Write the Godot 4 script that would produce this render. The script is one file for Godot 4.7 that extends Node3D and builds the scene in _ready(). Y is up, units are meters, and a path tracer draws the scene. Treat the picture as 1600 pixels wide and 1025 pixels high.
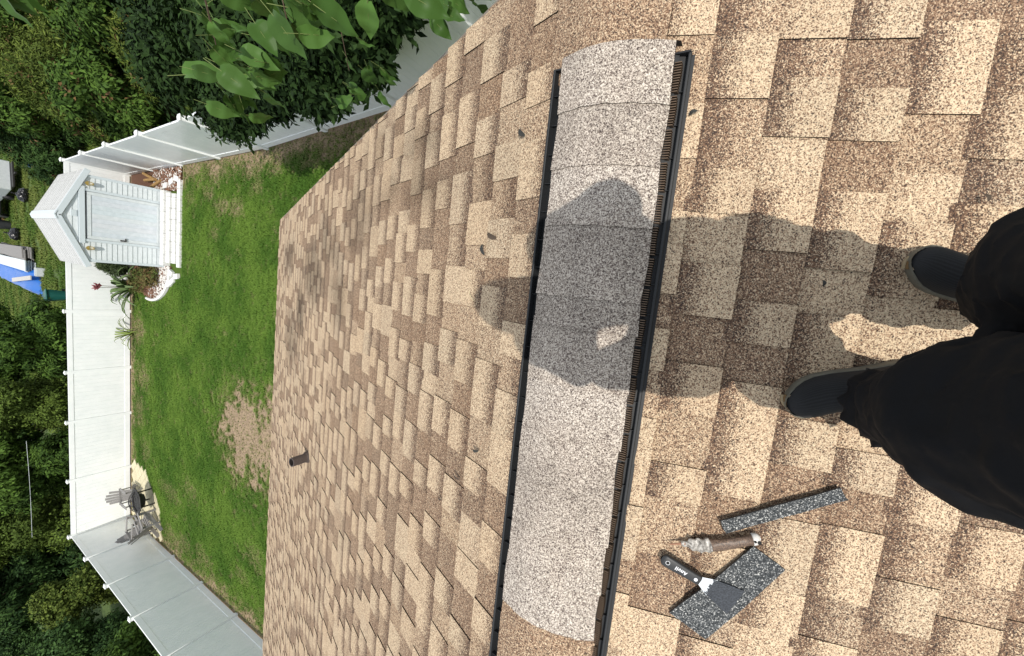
extends Node3D
# A shingled roof seen from above by the man standing on it: ridge vent, back yard, white vinyl fence, shed.
# World: x along the ridge, -z away from the viewer, y up, metres. Lawn at y = 0, camera at (0, 5.7, 0).

const SIN_A := 0.3544
const COS_A := 0.9351
const TAN_A := 0.379
const RIDGE_Z := -0.4253
const RIDGE_Y := 4.716
const EYE := Vector3(0, 5.7, 0)

var rng := RandomNumberGenerator.new()
var used := {}
var M := {}
var noise := FastNoiseLite.new()


class MB:
	var v := PackedVector3Array()
	var n := PackedVector3Array()
	var c := PackedColorArray()
	var u := PackedVector2Array()
	var ix := PackedInt32Array()

	func vert(p: Vector3, nn: Vector3, col := Color.WHITE, uv := Vector2.ZERO) -> int:
		v.append(p); n.append(nn); c.append(col); u.append(uv)
		return v.size() - 1

	# four corners in order round the face; "out" tells which side is the front
	func quad(a: Vector3, b: Vector3, cc: Vector3, d: Vector3, out: Vector3, col := Color.WHITE, uvs: Array = [], cols: Array = []) -> void:
		var nn := (b - a).cross(cc - a)
		if nn.length() < 1e-12:
			nn = (cc - a).cross(d - a)
		nn = nn.normalized()
		var flip := nn.dot(out) < 0.0
		if flip:
			nn = -nn
		var k := v.size()
		var ps := [a, b, cc, d]
		for i in 4:
			vert(ps[i], nn, cols[i] if cols.size() == 4 else col, uvs[i] if uvs.size() == 4 else Vector2.ZERO)
		if flip:
			ix.append_array(PackedInt32Array([k, k + 1, k + 2, k, k + 2, k + 3]))
		else:
			ix.append_array(PackedInt32Array([k, k + 2, k + 1, k, k + 3, k + 2]))

	func tri(a: Vector3, b: Vector3, cc: Vector3, out: Vector3, col := Color.WHITE) -> void:
		var nn := (b - a).cross(cc - a).normalized()
		var flip := nn.dot(out) < 0.0
		if flip:
			nn = -nn
		var k := v.size()
		for p in [a, b, cc]:
			vert(p, nn, col)
		ix.append_array(PackedInt32Array([k, k + 1, k + 2] if flip else [k, k + 2, k + 1]))

	# box with chamfered edges
	func box(at: Vector3, size: Vector3, basis := Basis.IDENTITY, col := Color.WHITE, bev := 0.0) -> void:
		var h := size * 0.5
		var b := minf(bev, minf(h.x, minf(h.y, h.z)) * 0.9)
		var axes := [Vector3.RIGHT, Vector3.UP, Vector3.BACK]
		for ax in 3:
			for s in [-1.0, 1.0]:
				var w: Vector3 = axes[ax] * s
				var p: Vector3 = axes[(ax + 1) % 3]
				var q: Vector3 = axes[(ax + 2) % 3]
				var hp: float = h[(ax + 1) % 3] - b
				var hq: float = h[(ax + 2) % 3] - b
				var o: Vector3 = w * h[ax]
				quad(at + basis * (o + p * hp + q * hq), at + basis * (o - p * hp + q * hq), at + basis * (o - p * hp - q * hq), at + basis * (o + p * hp - q * hq), basis * w, col)
		if b <= 0.0:
			return
		for ax in 3:
			for s in [-1.0, 1.0]:
				for t in [-1.0, 1.0]:
					var e: Vector3 = axes[ax]
					var i1 := (ax + 1) % 3
					var i2 := (ax + 2) % 3
					var p: Vector3 = axes[i1] * s
					var q: Vector3 = axes[i2] * t
					var le: float = h[ax] - b
					var c1: Vector3 = p * h[i1] + q * (h[i2] - b)
					var c2: Vector3 = p * (h[i1] - b) + q * h[i2]
					quad(at + basis * (c1 + e * le), at + basis * (c1 - e * le), at + basis * (c2 - e * le), at + basis * (c2 + e * le), basis * (p + q), col)
		for sx in [-1.0, 1.0]:
			for sy in [-1.0, 1.0]:
				for sz in [-1.0, 1.0]:
					var g := Vector3(sx * h.x, sy * h.y, sz * h.z)
					tri(at + basis * (g - Vector3(0, sy * b, sz * b)), at + basis * (g - Vector3(sx * b, 0, sz * b)), at + basis * (g - Vector3(sx * b, sy * b, 0)), basis * Vector3(sx, sy, sz), col)

	# a bar from a to b
	func bar(a: Vector3, b: Vector3, w: float, t: float, up := Vector3.UP, col := Color.WHITE, bev := 0.0) -> void:
		var d := (b - a).normalized()
		var x := up.cross(d)
		if x.length() < 1e-4:
			x = Vector3.RIGHT.cross(d)
		x = x.normalized()
		var y := d.cross(x)
		box((a + b) * 0.5, Vector3(w, t, (b - a).length()), Basis(x, y, d), col, bev)

	# smooth tube through points with one radius per point
	func tube(pts: Array, rad: Array, sides := 8, col := Color.WHITE, caps := true) -> void:
		var k := v.size()
		var prev := Vector3.ZERO
		for i in pts.size():
			var t: Vector3 = (pts[mini(i + 1, pts.size() - 1)] - pts[maxi(i - 1, 0)]).normalized()
			var x := prev - t * prev.dot(t)
			if x.length() < 1e-3:
				x = t.cross(Vector3.UP if absf(t.y) < 0.9 else Vector3.RIGHT)
			x = x.normalized()
			prev = x
			var y := t.cross(x)
			for j in sides + 1:
				var a := TAU * j / sides
				var dirn := x * cos(a) + y * sin(a)
				vert(pts[i] + dirn * rad[i], dirn, col, Vector2(float(j) / sides, float(i) / (pts.size() - 1)))
		for i in pts.size() - 1:
			for j in sides:
				var a := k + i * (sides + 1) + j
				var b := a + sides + 1
				ix.append_array(PackedInt32Array([a, b, a + 1, a + 1, b, b + 1]))
		if caps:
			for e in [0, pts.size() - 1]:
				var t: Vector3 = (pts[0] - pts[1]).normalized() if e == 0 else (pts[e] - pts[e - 1]).normalized()
				var ctr := vert(pts[e], t, col)
				var ring := []
				for j in sides + 1:
					ring.append(vert(v[k + e * (sides + 1) + j], t, col))
				for j in sides:
					if e == 0:
						ix.append_array(PackedInt32Array([ctr, ring[j], ring[j + 1]]))
					else:
						ix.append_array(PackedInt32Array([ctr, ring[j + 1], ring[j]]))

	# rows x cols of points as one smooth sheet
	func sheet(rows: Array, col := Color.WHITE, uvs: Array = [], closed := false, flip := false) -> void:
		var k := v.size()
		var nr := rows.size()
		var nc: int = rows[0].size()
		for i in nr:
			for j in nc:
				var j0 := (j - 1 + nc) % nc if closed else maxi(j - 1, 0)
				var j1 := (j + 1) % nc if closed else mini(j + 1, nc - 1)
				if closed and j == nc - 1: j1 = 1
				if closed and j == 0: j0 = nc - 2
				var du: Vector3 = rows[i][j1] - rows[i][j0]
				var dv: Vector3 = rows[mini(i + 1, nr - 1)][j] - rows[maxi(i - 1, 0)][j]
				var nn := dv.cross(du).normalized()
				if flip: nn = -nn
				vert(rows[i][j], nn, col, uvs[i][j] if uvs.size() else Vector2.ZERO)
		for i in nr - 1:
			for j in nc - 1:
				var a := k + i * nc + j
				var b := a + nc
				if flip:
					ix.append_array(PackedInt32Array([a, b, a + 1, a + 1, b, b + 1]))
				else:
					ix.append_array(PackedInt32Array([a, a + 1, b, a + 1, b + 1, b]))

	# an open sheet whose front looks up
	func sheet_up(rows: Array, col := Color.WHITE, uvs: Array = []) -> void:
		var i: int = rows.size() / 2 - 1
		var j: int = rows[0].size() / 2 - 1
		var du: Vector3 = rows[i][j + 1] - rows[i][j]
		var dv: Vector3 = rows[i + 1][j] - rows[i][j]
		sheet(rows, col, uvs, false, dv.cross(du).y < 0.0)

	func empty() -> bool:
		return ix.is_empty()

	func add_to(mesh: ArrayMesh, mat: Material) -> void:
		if ix.is_empty(): return
		var arr := []
		arr.resize(Mesh.ARRAY_MAX)
		arr[Mesh.ARRAY_VERTEX] = v
		arr[Mesh.ARRAY_NORMAL] = n
		arr[Mesh.ARRAY_COLOR] = c
		arr[Mesh.ARRAY_TEX_UV] = u
		arr[Mesh.ARRAY_INDEX] = ix
		mesh.add_surface_from_arrays(Mesh.PRIMITIVE_TRIANGLES, arr)
		mesh.surface_set_material(mesh.get_surface_count() - 1, mat)

	func mesh(mat: Material) -> ArrayMesh:
		var m := ArrayMesh.new()
		add_to(m, mat)
		return m


func numbered(called: String) -> String:
	if not used.has(called):
		used[called] = 0
		return called
	used[called] += 1
	return "%s_%03d" % [called, used[called]]


func thing(called: String, label: String, category: String, at := Vector3.ZERO, turn := 0.0, group := "") -> Node3D:
	var o := Node3D.new()
	o.name = numbered(called)
	add_child(o)
	o.position = at
	o.rotation.y = turn
	tag(o, label, category, group)
	return o


func tag(o: Node, label: String, category: String, group := "") -> void:
	o.set_meta("label", label)
	o.set_meta("category", category)
	if group != "":
		o.set_meta("group", group)


func put(called: String, mesh: Mesh, parent: Node = null) -> MeshInstance3D:
	var o := MeshInstance3D.new()
	o.mesh = mesh
	if parent == null:
		o.name = numbered(called)
		add_child(o)
	else:
		o.name = called
		parent.add_child(o, true)
	return o


func struct(called: String, mesh: Mesh) -> MeshInstance3D:
	var o := put(called, mesh)
	o.set_meta("kind", "structure")
	return o


func many(called: String, mesh: Mesh, buf: PackedFloat32Array, parent: Node = null, colors := true) -> MultiMeshInstance3D:
	var mm := MultiMesh.new()
	mm.transform_format = MultiMesh.TRANSFORM_3D
	mm.use_colors = colors
	mm.mesh = mesh
	mm.instance_count = buf.size() / (16 if colors else 12)
	mm.buffer = buf
	var o := MultiMeshInstance3D.new()
	o.multimesh = mm
	if parent == null:
		o.name = numbered(called)
		add_child(o)
	else:
		o.name = called
		parent.add_child(o, true)
	o.set_meta("kind", "stuff")
	return o


func push(buf: PackedFloat32Array, b: Basis, o: Vector3, col: Color) -> void:
	buf.append_array(PackedFloat32Array([b.x.x, b.y.x, b.z.x, o.x, b.x.y, b.y.y, b.z.y, o.y, b.x.z, b.y.z, b.z.z, o.z, col.r, col.g, col.b, 1.0]))


func lin(r: float, g: float, b: float) -> Color:
	return Color(r, g, b).linear_to_srgb()


func mat(color: Color, rough := 0.8, metal := 0.0, vcol := false) -> StandardMaterial3D:
	var m := StandardMaterial3D.new()
	m.albedo_color = color
	m.roughness = rough
	m.metallic = metal
	m.vertex_color_use_as_albedo = vcol
	m.cull_mode = BaseMaterial3D.CULL_DISABLED
	return m


func near_p(x: float, s: float, h := 0.0) -> Vector3:
	return Vector3(x, RIDGE_Y - s * SIN_A + h * COS_A, RIDGE_Z + s * COS_A + h * SIN_A)


func far_p(x: float, s: float, h := 0.0) -> Vector3:
	return Vector3(x, RIDGE_Y - s * SIN_A + h * COS_A, RIDGE_Z - s * COS_A - h * SIN_A)


func near_y(z: float) -> float:
	return RIDGE_Y - (z - RIDGE_Z) * TAN_A


func far_y(z: float) -> float:
	return RIDGE_Y + (z - RIDGE_Z) * TAN_A


func rnd(a: float, b: float) -> float:
	return rng.randf_range(a, b)


# ---- computed textures ----

# granules: a mix of stones whose share can change from the upper to the lower edge (v 0..1)
func granules(w: int, h: int, cell: float, palette: Array, upper: Array, lower: Array, band0: float, band1: float, seed_: int) -> Image:
	var r := RandomNumberGenerator.new()
	r.seed = seed_
	var gw := int(w / cell)
	var gh := int(h / cell)
	var pc := PackedByteArray()
	pc.resize(gw * gh * 3)
	for j in gh:
		var vv := (j + 0.5) / gh
		for i in gw:
			var k := j * gw + i
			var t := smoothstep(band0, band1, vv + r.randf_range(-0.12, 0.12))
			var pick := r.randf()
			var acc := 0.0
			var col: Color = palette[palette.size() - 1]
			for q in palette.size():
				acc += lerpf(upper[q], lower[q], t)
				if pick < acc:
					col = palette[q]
					break
			var f := r.randf_range(0.75, 1.2)
			var s := Color(col.r * f, col.g * f, col.b * f).linear_to_srgb()
			pc[k * 3] = clampi(int(s.r * 255), 0, 255); pc[k * 3 + 1] = clampi(int(s.g * 255), 0, 255); pc[k * 3 + 2] = clampi(int(s.b * 255), 0, 255)
	var data := PackedByteArray()
	data.resize(w * h * 3)
	var o := 0
	for y in h:
		for x in w:
			var j := r.randi()
			var bk := (int((y + (j & 255) * 0.0026) / cell) % gh) * gw + int((x + ((j >> 8) & 255) * 0.0026) / cell) % gw
			data[o] = pc[bk * 3]; data[o + 1] = pc[bk * 3 + 1]; data[o + 2] = pc[bk * 3 + 2]
			o += 3
	var im := Image.create_from_data(w, h, false, Image.FORMAT_RGB8, data)
	im.generate_mipmaps()
	return im


func granule_mat(im: Image) -> StandardMaterial3D:
	var m := StandardMaterial3D.new()
	m.albedo_texture = ImageTexture.create_from_image(im)
	m.roughness = 0.9
	m.metallic_specular = 0.3
	m.vertex_color_use_as_albedo = true
	m.cull_mode = BaseMaterial3D.CULL_DISABLED
	m.heightmap_enabled = true
	m.heightmap_scale = 0.12
	m.heightmap_texture = m.albedo_texture
	return m


func noise_tex(size: int, freq: float, lo: Color, hi: Color, seed_ := 1, octaves := 4) -> NoiseTexture2D:
	var f := FastNoiseLite.new()
	f.noise_type = FastNoiseLite.TYPE_SIMPLEX_SMOOTH
	f.frequency = freq
	f.seed = seed_
	f.fractal_octaves = octaves
	var g := Gradient.new()
	g.set_color(0, lo); g.set_color(1, hi)
	var t := NoiseTexture2D.new()
	t.width = size; t.height = size
	t.seamless = true
	t.noise = f
	t.color_ramp = g
	return t


func tex_mat(t: Texture2D, scale: float, rough := 0.85) -> StandardMaterial3D:
	var m := StandardMaterial3D.new()
	m.albedo_texture = t
	m.uv1_triplanar = true
	m.uv1_world_triplanar = true
	m.uv1_scale = Vector3.ONE * scale
	m.roughness = rough
	m.vertex_color_use_as_albedo = true
	m.cull_mode = BaseMaterial3D.CULL_DISABLED
	return m


func leaf_mat(back: float, rough := 0.5) -> StandardMaterial3D:
	var m := mat(Color.WHITE, rough, 0.0, true)
	m.backlight_enabled = true
	m.backlight = Color(back, back * 1.15, back * 0.35)
	m.metallic_specular = 0.22
	return m


func make_materials() -> void:
	# stones of the shingles: cream, tan, brown, dark
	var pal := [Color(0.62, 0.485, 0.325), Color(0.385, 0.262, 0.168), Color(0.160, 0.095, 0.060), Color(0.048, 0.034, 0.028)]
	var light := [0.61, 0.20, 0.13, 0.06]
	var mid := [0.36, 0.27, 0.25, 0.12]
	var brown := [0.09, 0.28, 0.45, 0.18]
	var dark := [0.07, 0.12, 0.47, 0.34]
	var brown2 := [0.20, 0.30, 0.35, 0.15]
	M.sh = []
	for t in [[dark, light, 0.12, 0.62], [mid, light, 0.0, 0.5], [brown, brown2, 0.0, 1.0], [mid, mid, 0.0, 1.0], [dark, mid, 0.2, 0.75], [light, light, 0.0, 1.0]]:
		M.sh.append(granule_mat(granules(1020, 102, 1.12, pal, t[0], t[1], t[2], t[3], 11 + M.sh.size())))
	M.deck = granule_mat(granules(512, 512, 1.12, pal, mid, mid, 0, 1, 31))
	M.cap_brown = granule_mat(granules(512, 512, 1.12, pal, brown2, brown2, 0, 1, 32))
	var gpal := [Color(0.62, 0.555, 0.475), Color(0.37, 0.32, 0.265), Color(0.17, 0.135, 0.115), Color(0.07, 0.055, 0.05)]
	M.cap_grey = granule_mat(granules(512, 512, 1.12, gpal, [0.40, 0.27, 0.21, 0.12], [0.40, 0.27, 0.21, 0.12], 0, 1, 33))
	var dpal := [Color(0.60, 0.59, 0.55), Color(0.16, 0.165, 0.165), Color(0.05, 0.054, 0.056), Color(0.030, 0.033, 0.035)]
	M.scrap = granule_mat(granules(512, 512, 1.12, dpal, [0.11, 0.20, 0.40, 0.29], [0.11, 0.20, 0.40, 0.29], 0, 1, 34))
	M.asphalt_edge = mat(lin(0.03, 0.03, 0.03), 0.8)
	M.plastic = mat(lin(0.010, 0.011, 0.012), 0.6)
	M.rib = mat(lin(0.11, 0.07, 0.04), 0.55)
	M.vinyl = tex_mat(noise_tex(512, 0.012, Color(0.93, 0.945, 0.94), Color(0.968, 0.975, 0.97), 5), 0.35, 0.32)
	M.vinyl_groove = mat(lin(0.55, 0.57, 0.57), 0.5)
	M.shed = tex_mat(noise_tex(512, 0.02, Color(0.77, 0.80, 0.805), Color(0.84, 0.86, 0.865), 6), 0.6, 0.45)
	M.shed_roof = tex_mat(noise_tex(512, 0.02, Color(0.68, 0.685, 0.675), Color(0.83, 0.83, 0.82), 7), 0.9, 0.6)
	M.shed_trim = mat(lin(0.56, 0.62, 0.645), 0.45)
	M.brass = mat(lin(0.62, 0.44, 0.13), 0.35, 0.6)
	M.dark_metal = mat(lin(0.035, 0.033, 0.032), 0.5, 0.4)
	M.white_block = tex_mat(noise_tex(256, 0.03, Color(0.78, 0.78, 0.765), Color(0.93, 0.93, 0.92), 8), 2.0, 0.85)
	M.cream_paver = tex_mat(noise_tex(256, 0.03, Color(0.72, 0.68, 0.56), Color(0.85, 0.82, 0.70), 9), 2.0, 0.9)
	M.grey_wood = tex_mat(noise_tex(256, 0.03, Color(0.40, 0.39, 0.38), Color(0.62, 0.61, 0.60), 10), 3.0, 0.85)
	M.board = tex_mat(noise_tex(256, 0.03, Color(0.62, 0.61, 0.60), Color(0.82, 0.81, 0.79), 13), 3.0, 0.85)
	M.wood = tex_mat(noise_tex(256, 0.03, Color(0.52, 0.40, 0.25), Color(0.74, 0.60, 0.38), 14), 3.0, 0.85)
	M.bark = tex_mat(noise_tex(256, 0.03, Color(0.22, 0.17, 0.13), Color(0.42, 0.35, 0.28), 15), 2.0, 0.95)
	M.mulch = tex_mat(noise_tex(512, 0.06, Color(0.22, 0.13, 0.09), Color(0.52, 0.38, 0.30), 16), 1.6, 0.95)
	M.chip = mat(Color.WHITE, 0.9, 0.0, true)
	M.tarp = mat(lin(0.008, 0.13, 0.50), 0.4)
	M.barrel = mat(lin(0.012, 0.07, 0.26), 0.4)
	M.house_wall = tex_mat(noise_tex(256, 0.02, Color(0.80, 0.77, 0.70), Color(0.86, 0.83, 0.76), 17), 0.8, 0.9)
	M.fascia = mat(lin(0.55, 0.50, 0.43), 0.6)
	M.leaf = leaf_mat(0.10, 0.7)
	M.bigleaf = leaf_mat(0.22, 0.42)
	M.grass = leaf_mat(0.12, 0.7)
	M.pvc = tex_mat(noise_tex(256, 0.04, Color(0.22, 0.19, 0.18), Color(0.40, 0.36, 0.34), 18), 8.0, 0.6)
	M.lamp_glass = mat(lin(0.75, 0.70, 0.55), 0.3)
	M.skin = mat(lin(0.42, 0.25, 0.17), 0.5)
	M.hair = mat(lin(0.02, 0.014, 0.01), 0.6)
	M.shirt = mat(lin(0.05, 0.055, 0.065), 0.9)
	M.trousers = mat(lin(0.0075, 0.0078, 0.009), 0.85)
	M.trousers.metallic_specular = 0.25
	M.screen = mat(lin(0.01, 0.01, 0.012), 0.1)
	M.car_black = mat(lin(0.012, 0.012, 0.014), 0.25)
	M.lace = mat(lin(0.008, 0.009, 0.011), 0.8)
	M.sole = tex_mat(noise_tex(128, 0.05, Color(0.30, 0.29, 0.25), Color(0.44, 0.43, 0.38), 22), 6.0, 0.75)
	M.handle = mat(lin(0.02, 0.021, 0.022), 0.5)
	M.print_white = mat(lin(0.8, 0.8, 0.8), 0.6)
	M.steel = mat(lin(0.72, 0.76, 0.78), 0.35, 0.35)
	M.tar = tex_mat(noise_tex(256, 0.05, Color(0.06, 0.07, 0.085), Color(0.30, 0.32, 0.35), 23), 14.0, 0.45)
	M.foil = tex_mat(noise_tex(256, 0.035, Color(0.18, 0.16, 0.14), Color(0.95, 0.93, 0.89), 24), 10.0, 0.4)
	M.tube_brown = tex_mat(noise_tex(256, 0.03, Color(0.12, 0.09, 0.075), Color(0.60, 0.49, 0.40), 25), 26.0, 0.5)
	M.drip = mat(lin(0.20, 0.165, 0.13), 0.6)
	M.white_plastic = mat(lin(0.62, 0.60, 0.56), 0.4)
	# ribbed knit
	var kim := Image.create(64, 256, false, Image.FORMAT_RGB8)
	for y in 256:
		var rib := 0.5 + 0.5 * sin(y / 256.0 * TAU * 26.0)
		for x in 64:
			var toe := 1.0
			var k := 0.045 + 0.06 * rib * toe + rng.randf() * 0.03
			kim.set_pixel(x, y, Color(k * 0.97, k * 1.0, k * 1.06))
	kim.generate_mipmaps()
	M.knit = mat(Color.WHITE, 0.85)
	M.knit.albedo_texture = ImageTexture.create_from_image(kim)
	M.knit.heightmap_enabled = true
	M.knit.heightmap_texture = M.knit.albedo_texture
	M.knit.heightmap_scale = 0.15


# ---- the house and its roof ----

func patch_tone(x: float, z: float) -> float:
	# darkens the shingle colour in soft-edged patches on the far slope
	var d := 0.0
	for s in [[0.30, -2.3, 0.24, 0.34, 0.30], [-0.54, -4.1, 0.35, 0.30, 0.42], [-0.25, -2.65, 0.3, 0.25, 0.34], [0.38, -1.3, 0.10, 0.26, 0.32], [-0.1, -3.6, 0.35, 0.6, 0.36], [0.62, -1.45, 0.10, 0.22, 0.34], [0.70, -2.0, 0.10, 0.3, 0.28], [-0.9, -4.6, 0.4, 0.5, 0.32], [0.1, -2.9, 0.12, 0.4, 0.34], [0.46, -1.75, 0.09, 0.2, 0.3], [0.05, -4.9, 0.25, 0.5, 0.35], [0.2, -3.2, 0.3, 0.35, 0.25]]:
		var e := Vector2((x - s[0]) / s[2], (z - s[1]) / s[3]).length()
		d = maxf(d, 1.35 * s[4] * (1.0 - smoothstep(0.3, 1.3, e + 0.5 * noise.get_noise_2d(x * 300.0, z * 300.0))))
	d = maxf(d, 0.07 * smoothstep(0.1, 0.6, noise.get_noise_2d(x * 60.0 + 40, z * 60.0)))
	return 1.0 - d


func rake_x(z: float) -> float:
	return 0.976 + (z + 0.883) * 0.078


func tab(b: MB, far: bool, x0: float, x1: float, s0: float, s1: float, h0: float, h1: float) -> void:
	var j := [rnd(-0.0012, 0.0012), rnd(-0.0012, 0.0012), rnd(-0.0008, 0.0014), rnd(-0.0008, 0.0014)]
	var top := s0 - 0.012
	var p := func(x, s, h): return far_p(x, s, h) if far else near_p(x, s, h)
	var up := Vector3(0, COS_A, -SIN_A if far else SIN_A)
	var down := Vector3(0, -SIN_A, -COS_A if far else COS_A)
	var xa1 := x0; var xb1 := x1
	if far or true:
		var zr := RIDGE_Z + (-1.0 if far else 1.0) * s1 * COS_A
		xb1 = minf(x1, rake_x(zr)); 
	if xb1 - xa1 < 0.006: return
	var xb0 := minf(x1, rake_x(RIDGE_Z + (-1.0 if far else 1.0) * top * COS_A))
	var a: Vector3 = p.call(x0, top, h0)
	var bb: Vector3 = p.call(xb0, top, h0)
	var cc: Vector3 = p.call(xb1, s1 + j[0], h1 + j[2])
	var d: Vector3 = p.call(x0, s1 + j[1], h1 + j[3])
	var off := rng.randf()
	var uv := [Vector2(off + x0 / 1.63, 0.02), Vector2(off + xb0 / 1.63, 0.02), Vector2(off + xb1 / 1.63, 0.98), Vector2(off + x0 / 1.63, 0.98)]
	var tone := rnd(0.90, 1.07)
	var warm := rnd(-0.02, 0.02)
	var cols := []
	for q in [a, bb, cc, d]:
		var k: float = tone * (patch_tone(q.x, q.z) if far else 1.0)
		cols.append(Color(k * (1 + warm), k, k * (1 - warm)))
	b.quad(a, bb, cc, d, up, Color.WHITE, uv, cols)
	var edge := Color(0.05, 0.05, 0.05)
	var lo := 0.0
	var c2: Vector3 = p.call(xb1, s1 + j[0], lo)
	var d2: Vector3 = p.call(x0, s1 + j[1], lo)
	b.quad(d, cc, c2, d2, down, Color(0.35, 0.33, 0.3), uv)
	b.quad(a, d, d2, p.call(x0, top, -0.001), Vector3.LEFT, edge, uv)
	b.quad(bb, cc, c2, p.call(xb0, top, -0.001), Vector3.RIGHT, edge, uv)


func build_house() -> void:
	var house := thing("house", "house under the brown and tan asphalt shingle gable roof in the foreground", "house")
	var w := MB.new()
	# walls under the roof
	for zz in [-5.45, 4.6]:
		w.box(Vector3(-6.2, 1.29, zz), Vector3(13.2, 2.58, 0.2))
	for xx in [-12.7, 0.3]:
		w.box(Vector3(xx, 1.29, RIDGE_Z), Vector3(0.2, 2.58, 9.85))
	put("wall", w.mesh(M.house_wall), house)
	var g := MB.new()
	for xx in [-12.7, 0.3]:
		g = MB.new()
		g.quad(Vector3(xx, 2.58, -5.5), Vector3(xx, 2.58, 4.65), Vector3(xx, 4.45, RIDGE_Z), Vector3(xx, 4.45, RIDGE_Z), Vector3(signf(xx - (-6)), 0, 0))
		put("gable", g.mesh(M.house_wall), house)
	var f := MB.new()
	for zz in [-5.93, 5.08]:
		f = MB.new()
		f.box(Vector3(-6.3, 2.485, zz), Vector3(13.8, 0.18, 0.025))
		put("fascia", f.mesh(M.fascia), house)
	# decks: one sheet below the shingles on each side, left open along the ridge
	var dk := MB.new()
	for far in [true, false]:
		var rows := []
		var s0 := 0.06
		var sg := -1.0 if far else 1.0
		var p := func(x, s, h): return far_p(x, s, h) if far else near_p(x, s, h)
		var zr0: float = RIDGE_Z + sg * s0 * COS_A
		var zr1: float = RIDGE_Z + sg * 5.9 * COS_A
		for hh in [-0.002, -0.06]:
			dk.quad(p.call(-13.2, s0, hh), p.call(rake_x(zr0) - 0.01, s0, hh), p.call(rake_x(zr1) - 0.01, 5.9, hh), p.call(-13.2, 5.9, hh), Vector3.UP if hh > -0.01 else Vector3.DOWN, Color(0.5, 0.5, 0.5))
		dk.quad(p.call(rake_x(zr0) - 0.01, s0, -0.002), p.call(rake_x(zr1) - 0.01, 5.9, -0.002), p.call(rake_x(zr1) - 0.01, 5.9, -0.06), p.call(rake_x(zr0) - 0.01, s0, -0.06), Vector3.RIGHT, Color(0.5, 0.5, 0.5))
	put("roof_deck", dk.mesh(M.deck), house)
	# metal drip edge along the right rake, showing where a shingle has lifted
	var de := MB.new()
	for far in [true, false]:
		var sg := -1.0 if far else 1.0
		var p := func(x, s, h): return far_p(x, s, h) if far else near_p(x, s, h)
		for k in 12:
			var sa := 0.1 + k * 0.48
			var sb := sa + 0.48
			de.quad(p.call(rake_x(RIDGE_Z + sg * sa * COS_A) + 0.008, sa, 0.0), p.call(rake_x(RIDGE_Z + sg * sb * COS_A) + 0.008, sb, 0.0), p.call(rake_x(RIDGE_Z + sg * sb * COS_A) + 0.008, sb, -0.07), p.call(rake_x(RIDGE_Z + sg * sa * COS_A) + 0.008, sa, -0.07), Vector3.RIGHT)
			de.quad(p.call(rake_x(RIDGE_Z + sg * sa * COS_A) + 0.008, sa, 0.0), p.call(rake_x(RIDGE_Z + sg * sb * COS_A) + 0.008, sb, 0.0), p.call(rake_x(RIDGE_Z + sg * sb * COS_A) - 0.05, sb, 0.0), p.call(rake_x(RIDGE_Z + sg * sa * COS_A) - 0.05, sa, 0.0), Vector3.UP)
	put("drip_edge", de.mesh(M.drip), house)

	# courses of laminated shingles: every tab is a slab with its own thickness, width and blend
	var tabs := []
	rng.seed = 4711
	for far in [true, false]:
		var first := 0.263 if far else 0.2795
		var k := -1 if not far else 0
		while true:
			var s1: float = first + 0.143 * k
			if s1 > 5.95: break
			var s0 := s1 - 0.143
			if s1 - 0.143 < 0.05: s0 = 0.06
			var x := -9.2 if far else -4.6
			var xr := rake_x(RIDGE_Z + (-1.0 if far else 1.0) * s1 * COS_A)
			x += rnd(0.0, 0.2)
			var raised := rng.randf() < 0.5
			while x < xr:
				var wd := rnd(0.10, 0.15) if rng.randf() < 0.55 else rnd(0.13, 0.20)
				if not raised: wd *= 0.85
				var kind: int
				var q := rng.randf()
				if raised:
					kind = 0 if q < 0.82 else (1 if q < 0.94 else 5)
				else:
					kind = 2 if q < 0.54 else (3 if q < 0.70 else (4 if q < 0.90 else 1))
				tabs.append([far, x, minf(x + wd, xr), s0, s1, raised, kind])
				x += wd
				raised = not raised if rng.randf() < 0.90 else raised
			k += 1
	# the largest in view become shingles of their own, the rest one part
	var eye_f := Vector3(-0.108, -0.8537, -0.5094)
	var ups := Vector3(0.9885, -0.0377, -0.1465)
	var rts := Vector3(0.1058, -0.5194, 0.848)
	var order := []
	for i in tabs.size():
		var t: Array = tabs[i]
		var sm: float = (t[3] + t[4]) * 0.5
		var xm: float = (t[1] + t[2]) * 0.5
		var c: Vector3 = far_p(xm, sm) if t[0] else near_p(xm, sm)
		var e := c - EYE
		var dz := e.dot(eye_f)
		var size := 0.0
		if dz > 0.1 and absf(e.dot(rts) / dz) < 1.36 and absf(e.dot(ups) / dz) < 0.88:
			var nrm := Vector3(0, COS_A, -SIN_A if t[0] else SIN_A)
			size = (t[2] - t[1]) * 0.143 * absf(nrm.dot(e)) / (dz * dz * dz)
		order.append([size, i])
	order.sort_custom(func(a, b): return a[0] > b[0] or (a[0] == b[0] and a[1] < b[1]))
	var rest := []
	for i in 6: rest.append(MB.new())
	for o in order.size():
		var t: Array = tabs[order[o][1]]
		var own: bool = o < 300 and order[o][0] > 0.0
		var b: MB = MB.new() if own else rest[t[6]]
		var h0 := 0.0045 if t[5] else 0.0006
		var h1 := 0.0098 if t[5] else 0.0050
		tab(b, t[0], t[1], t[2], t[3], t[4], h0, h1)
		if own and not b.empty():
			put("shingle", b.mesh(M.sh[t[6]]), house)
	var am := ArrayMesh.new()
	for i in 6: rest[i].add_to(am, M.sh[i])
	var ro := put("shingles", am, house)
	ro.set_meta("kind", "stuff")

	build_vent(house)

	# plumbing vent pipe
	var vp := Vector3(-1.83, far_y(-3.36), -3.36)
	var pm := MB.new()
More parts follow.
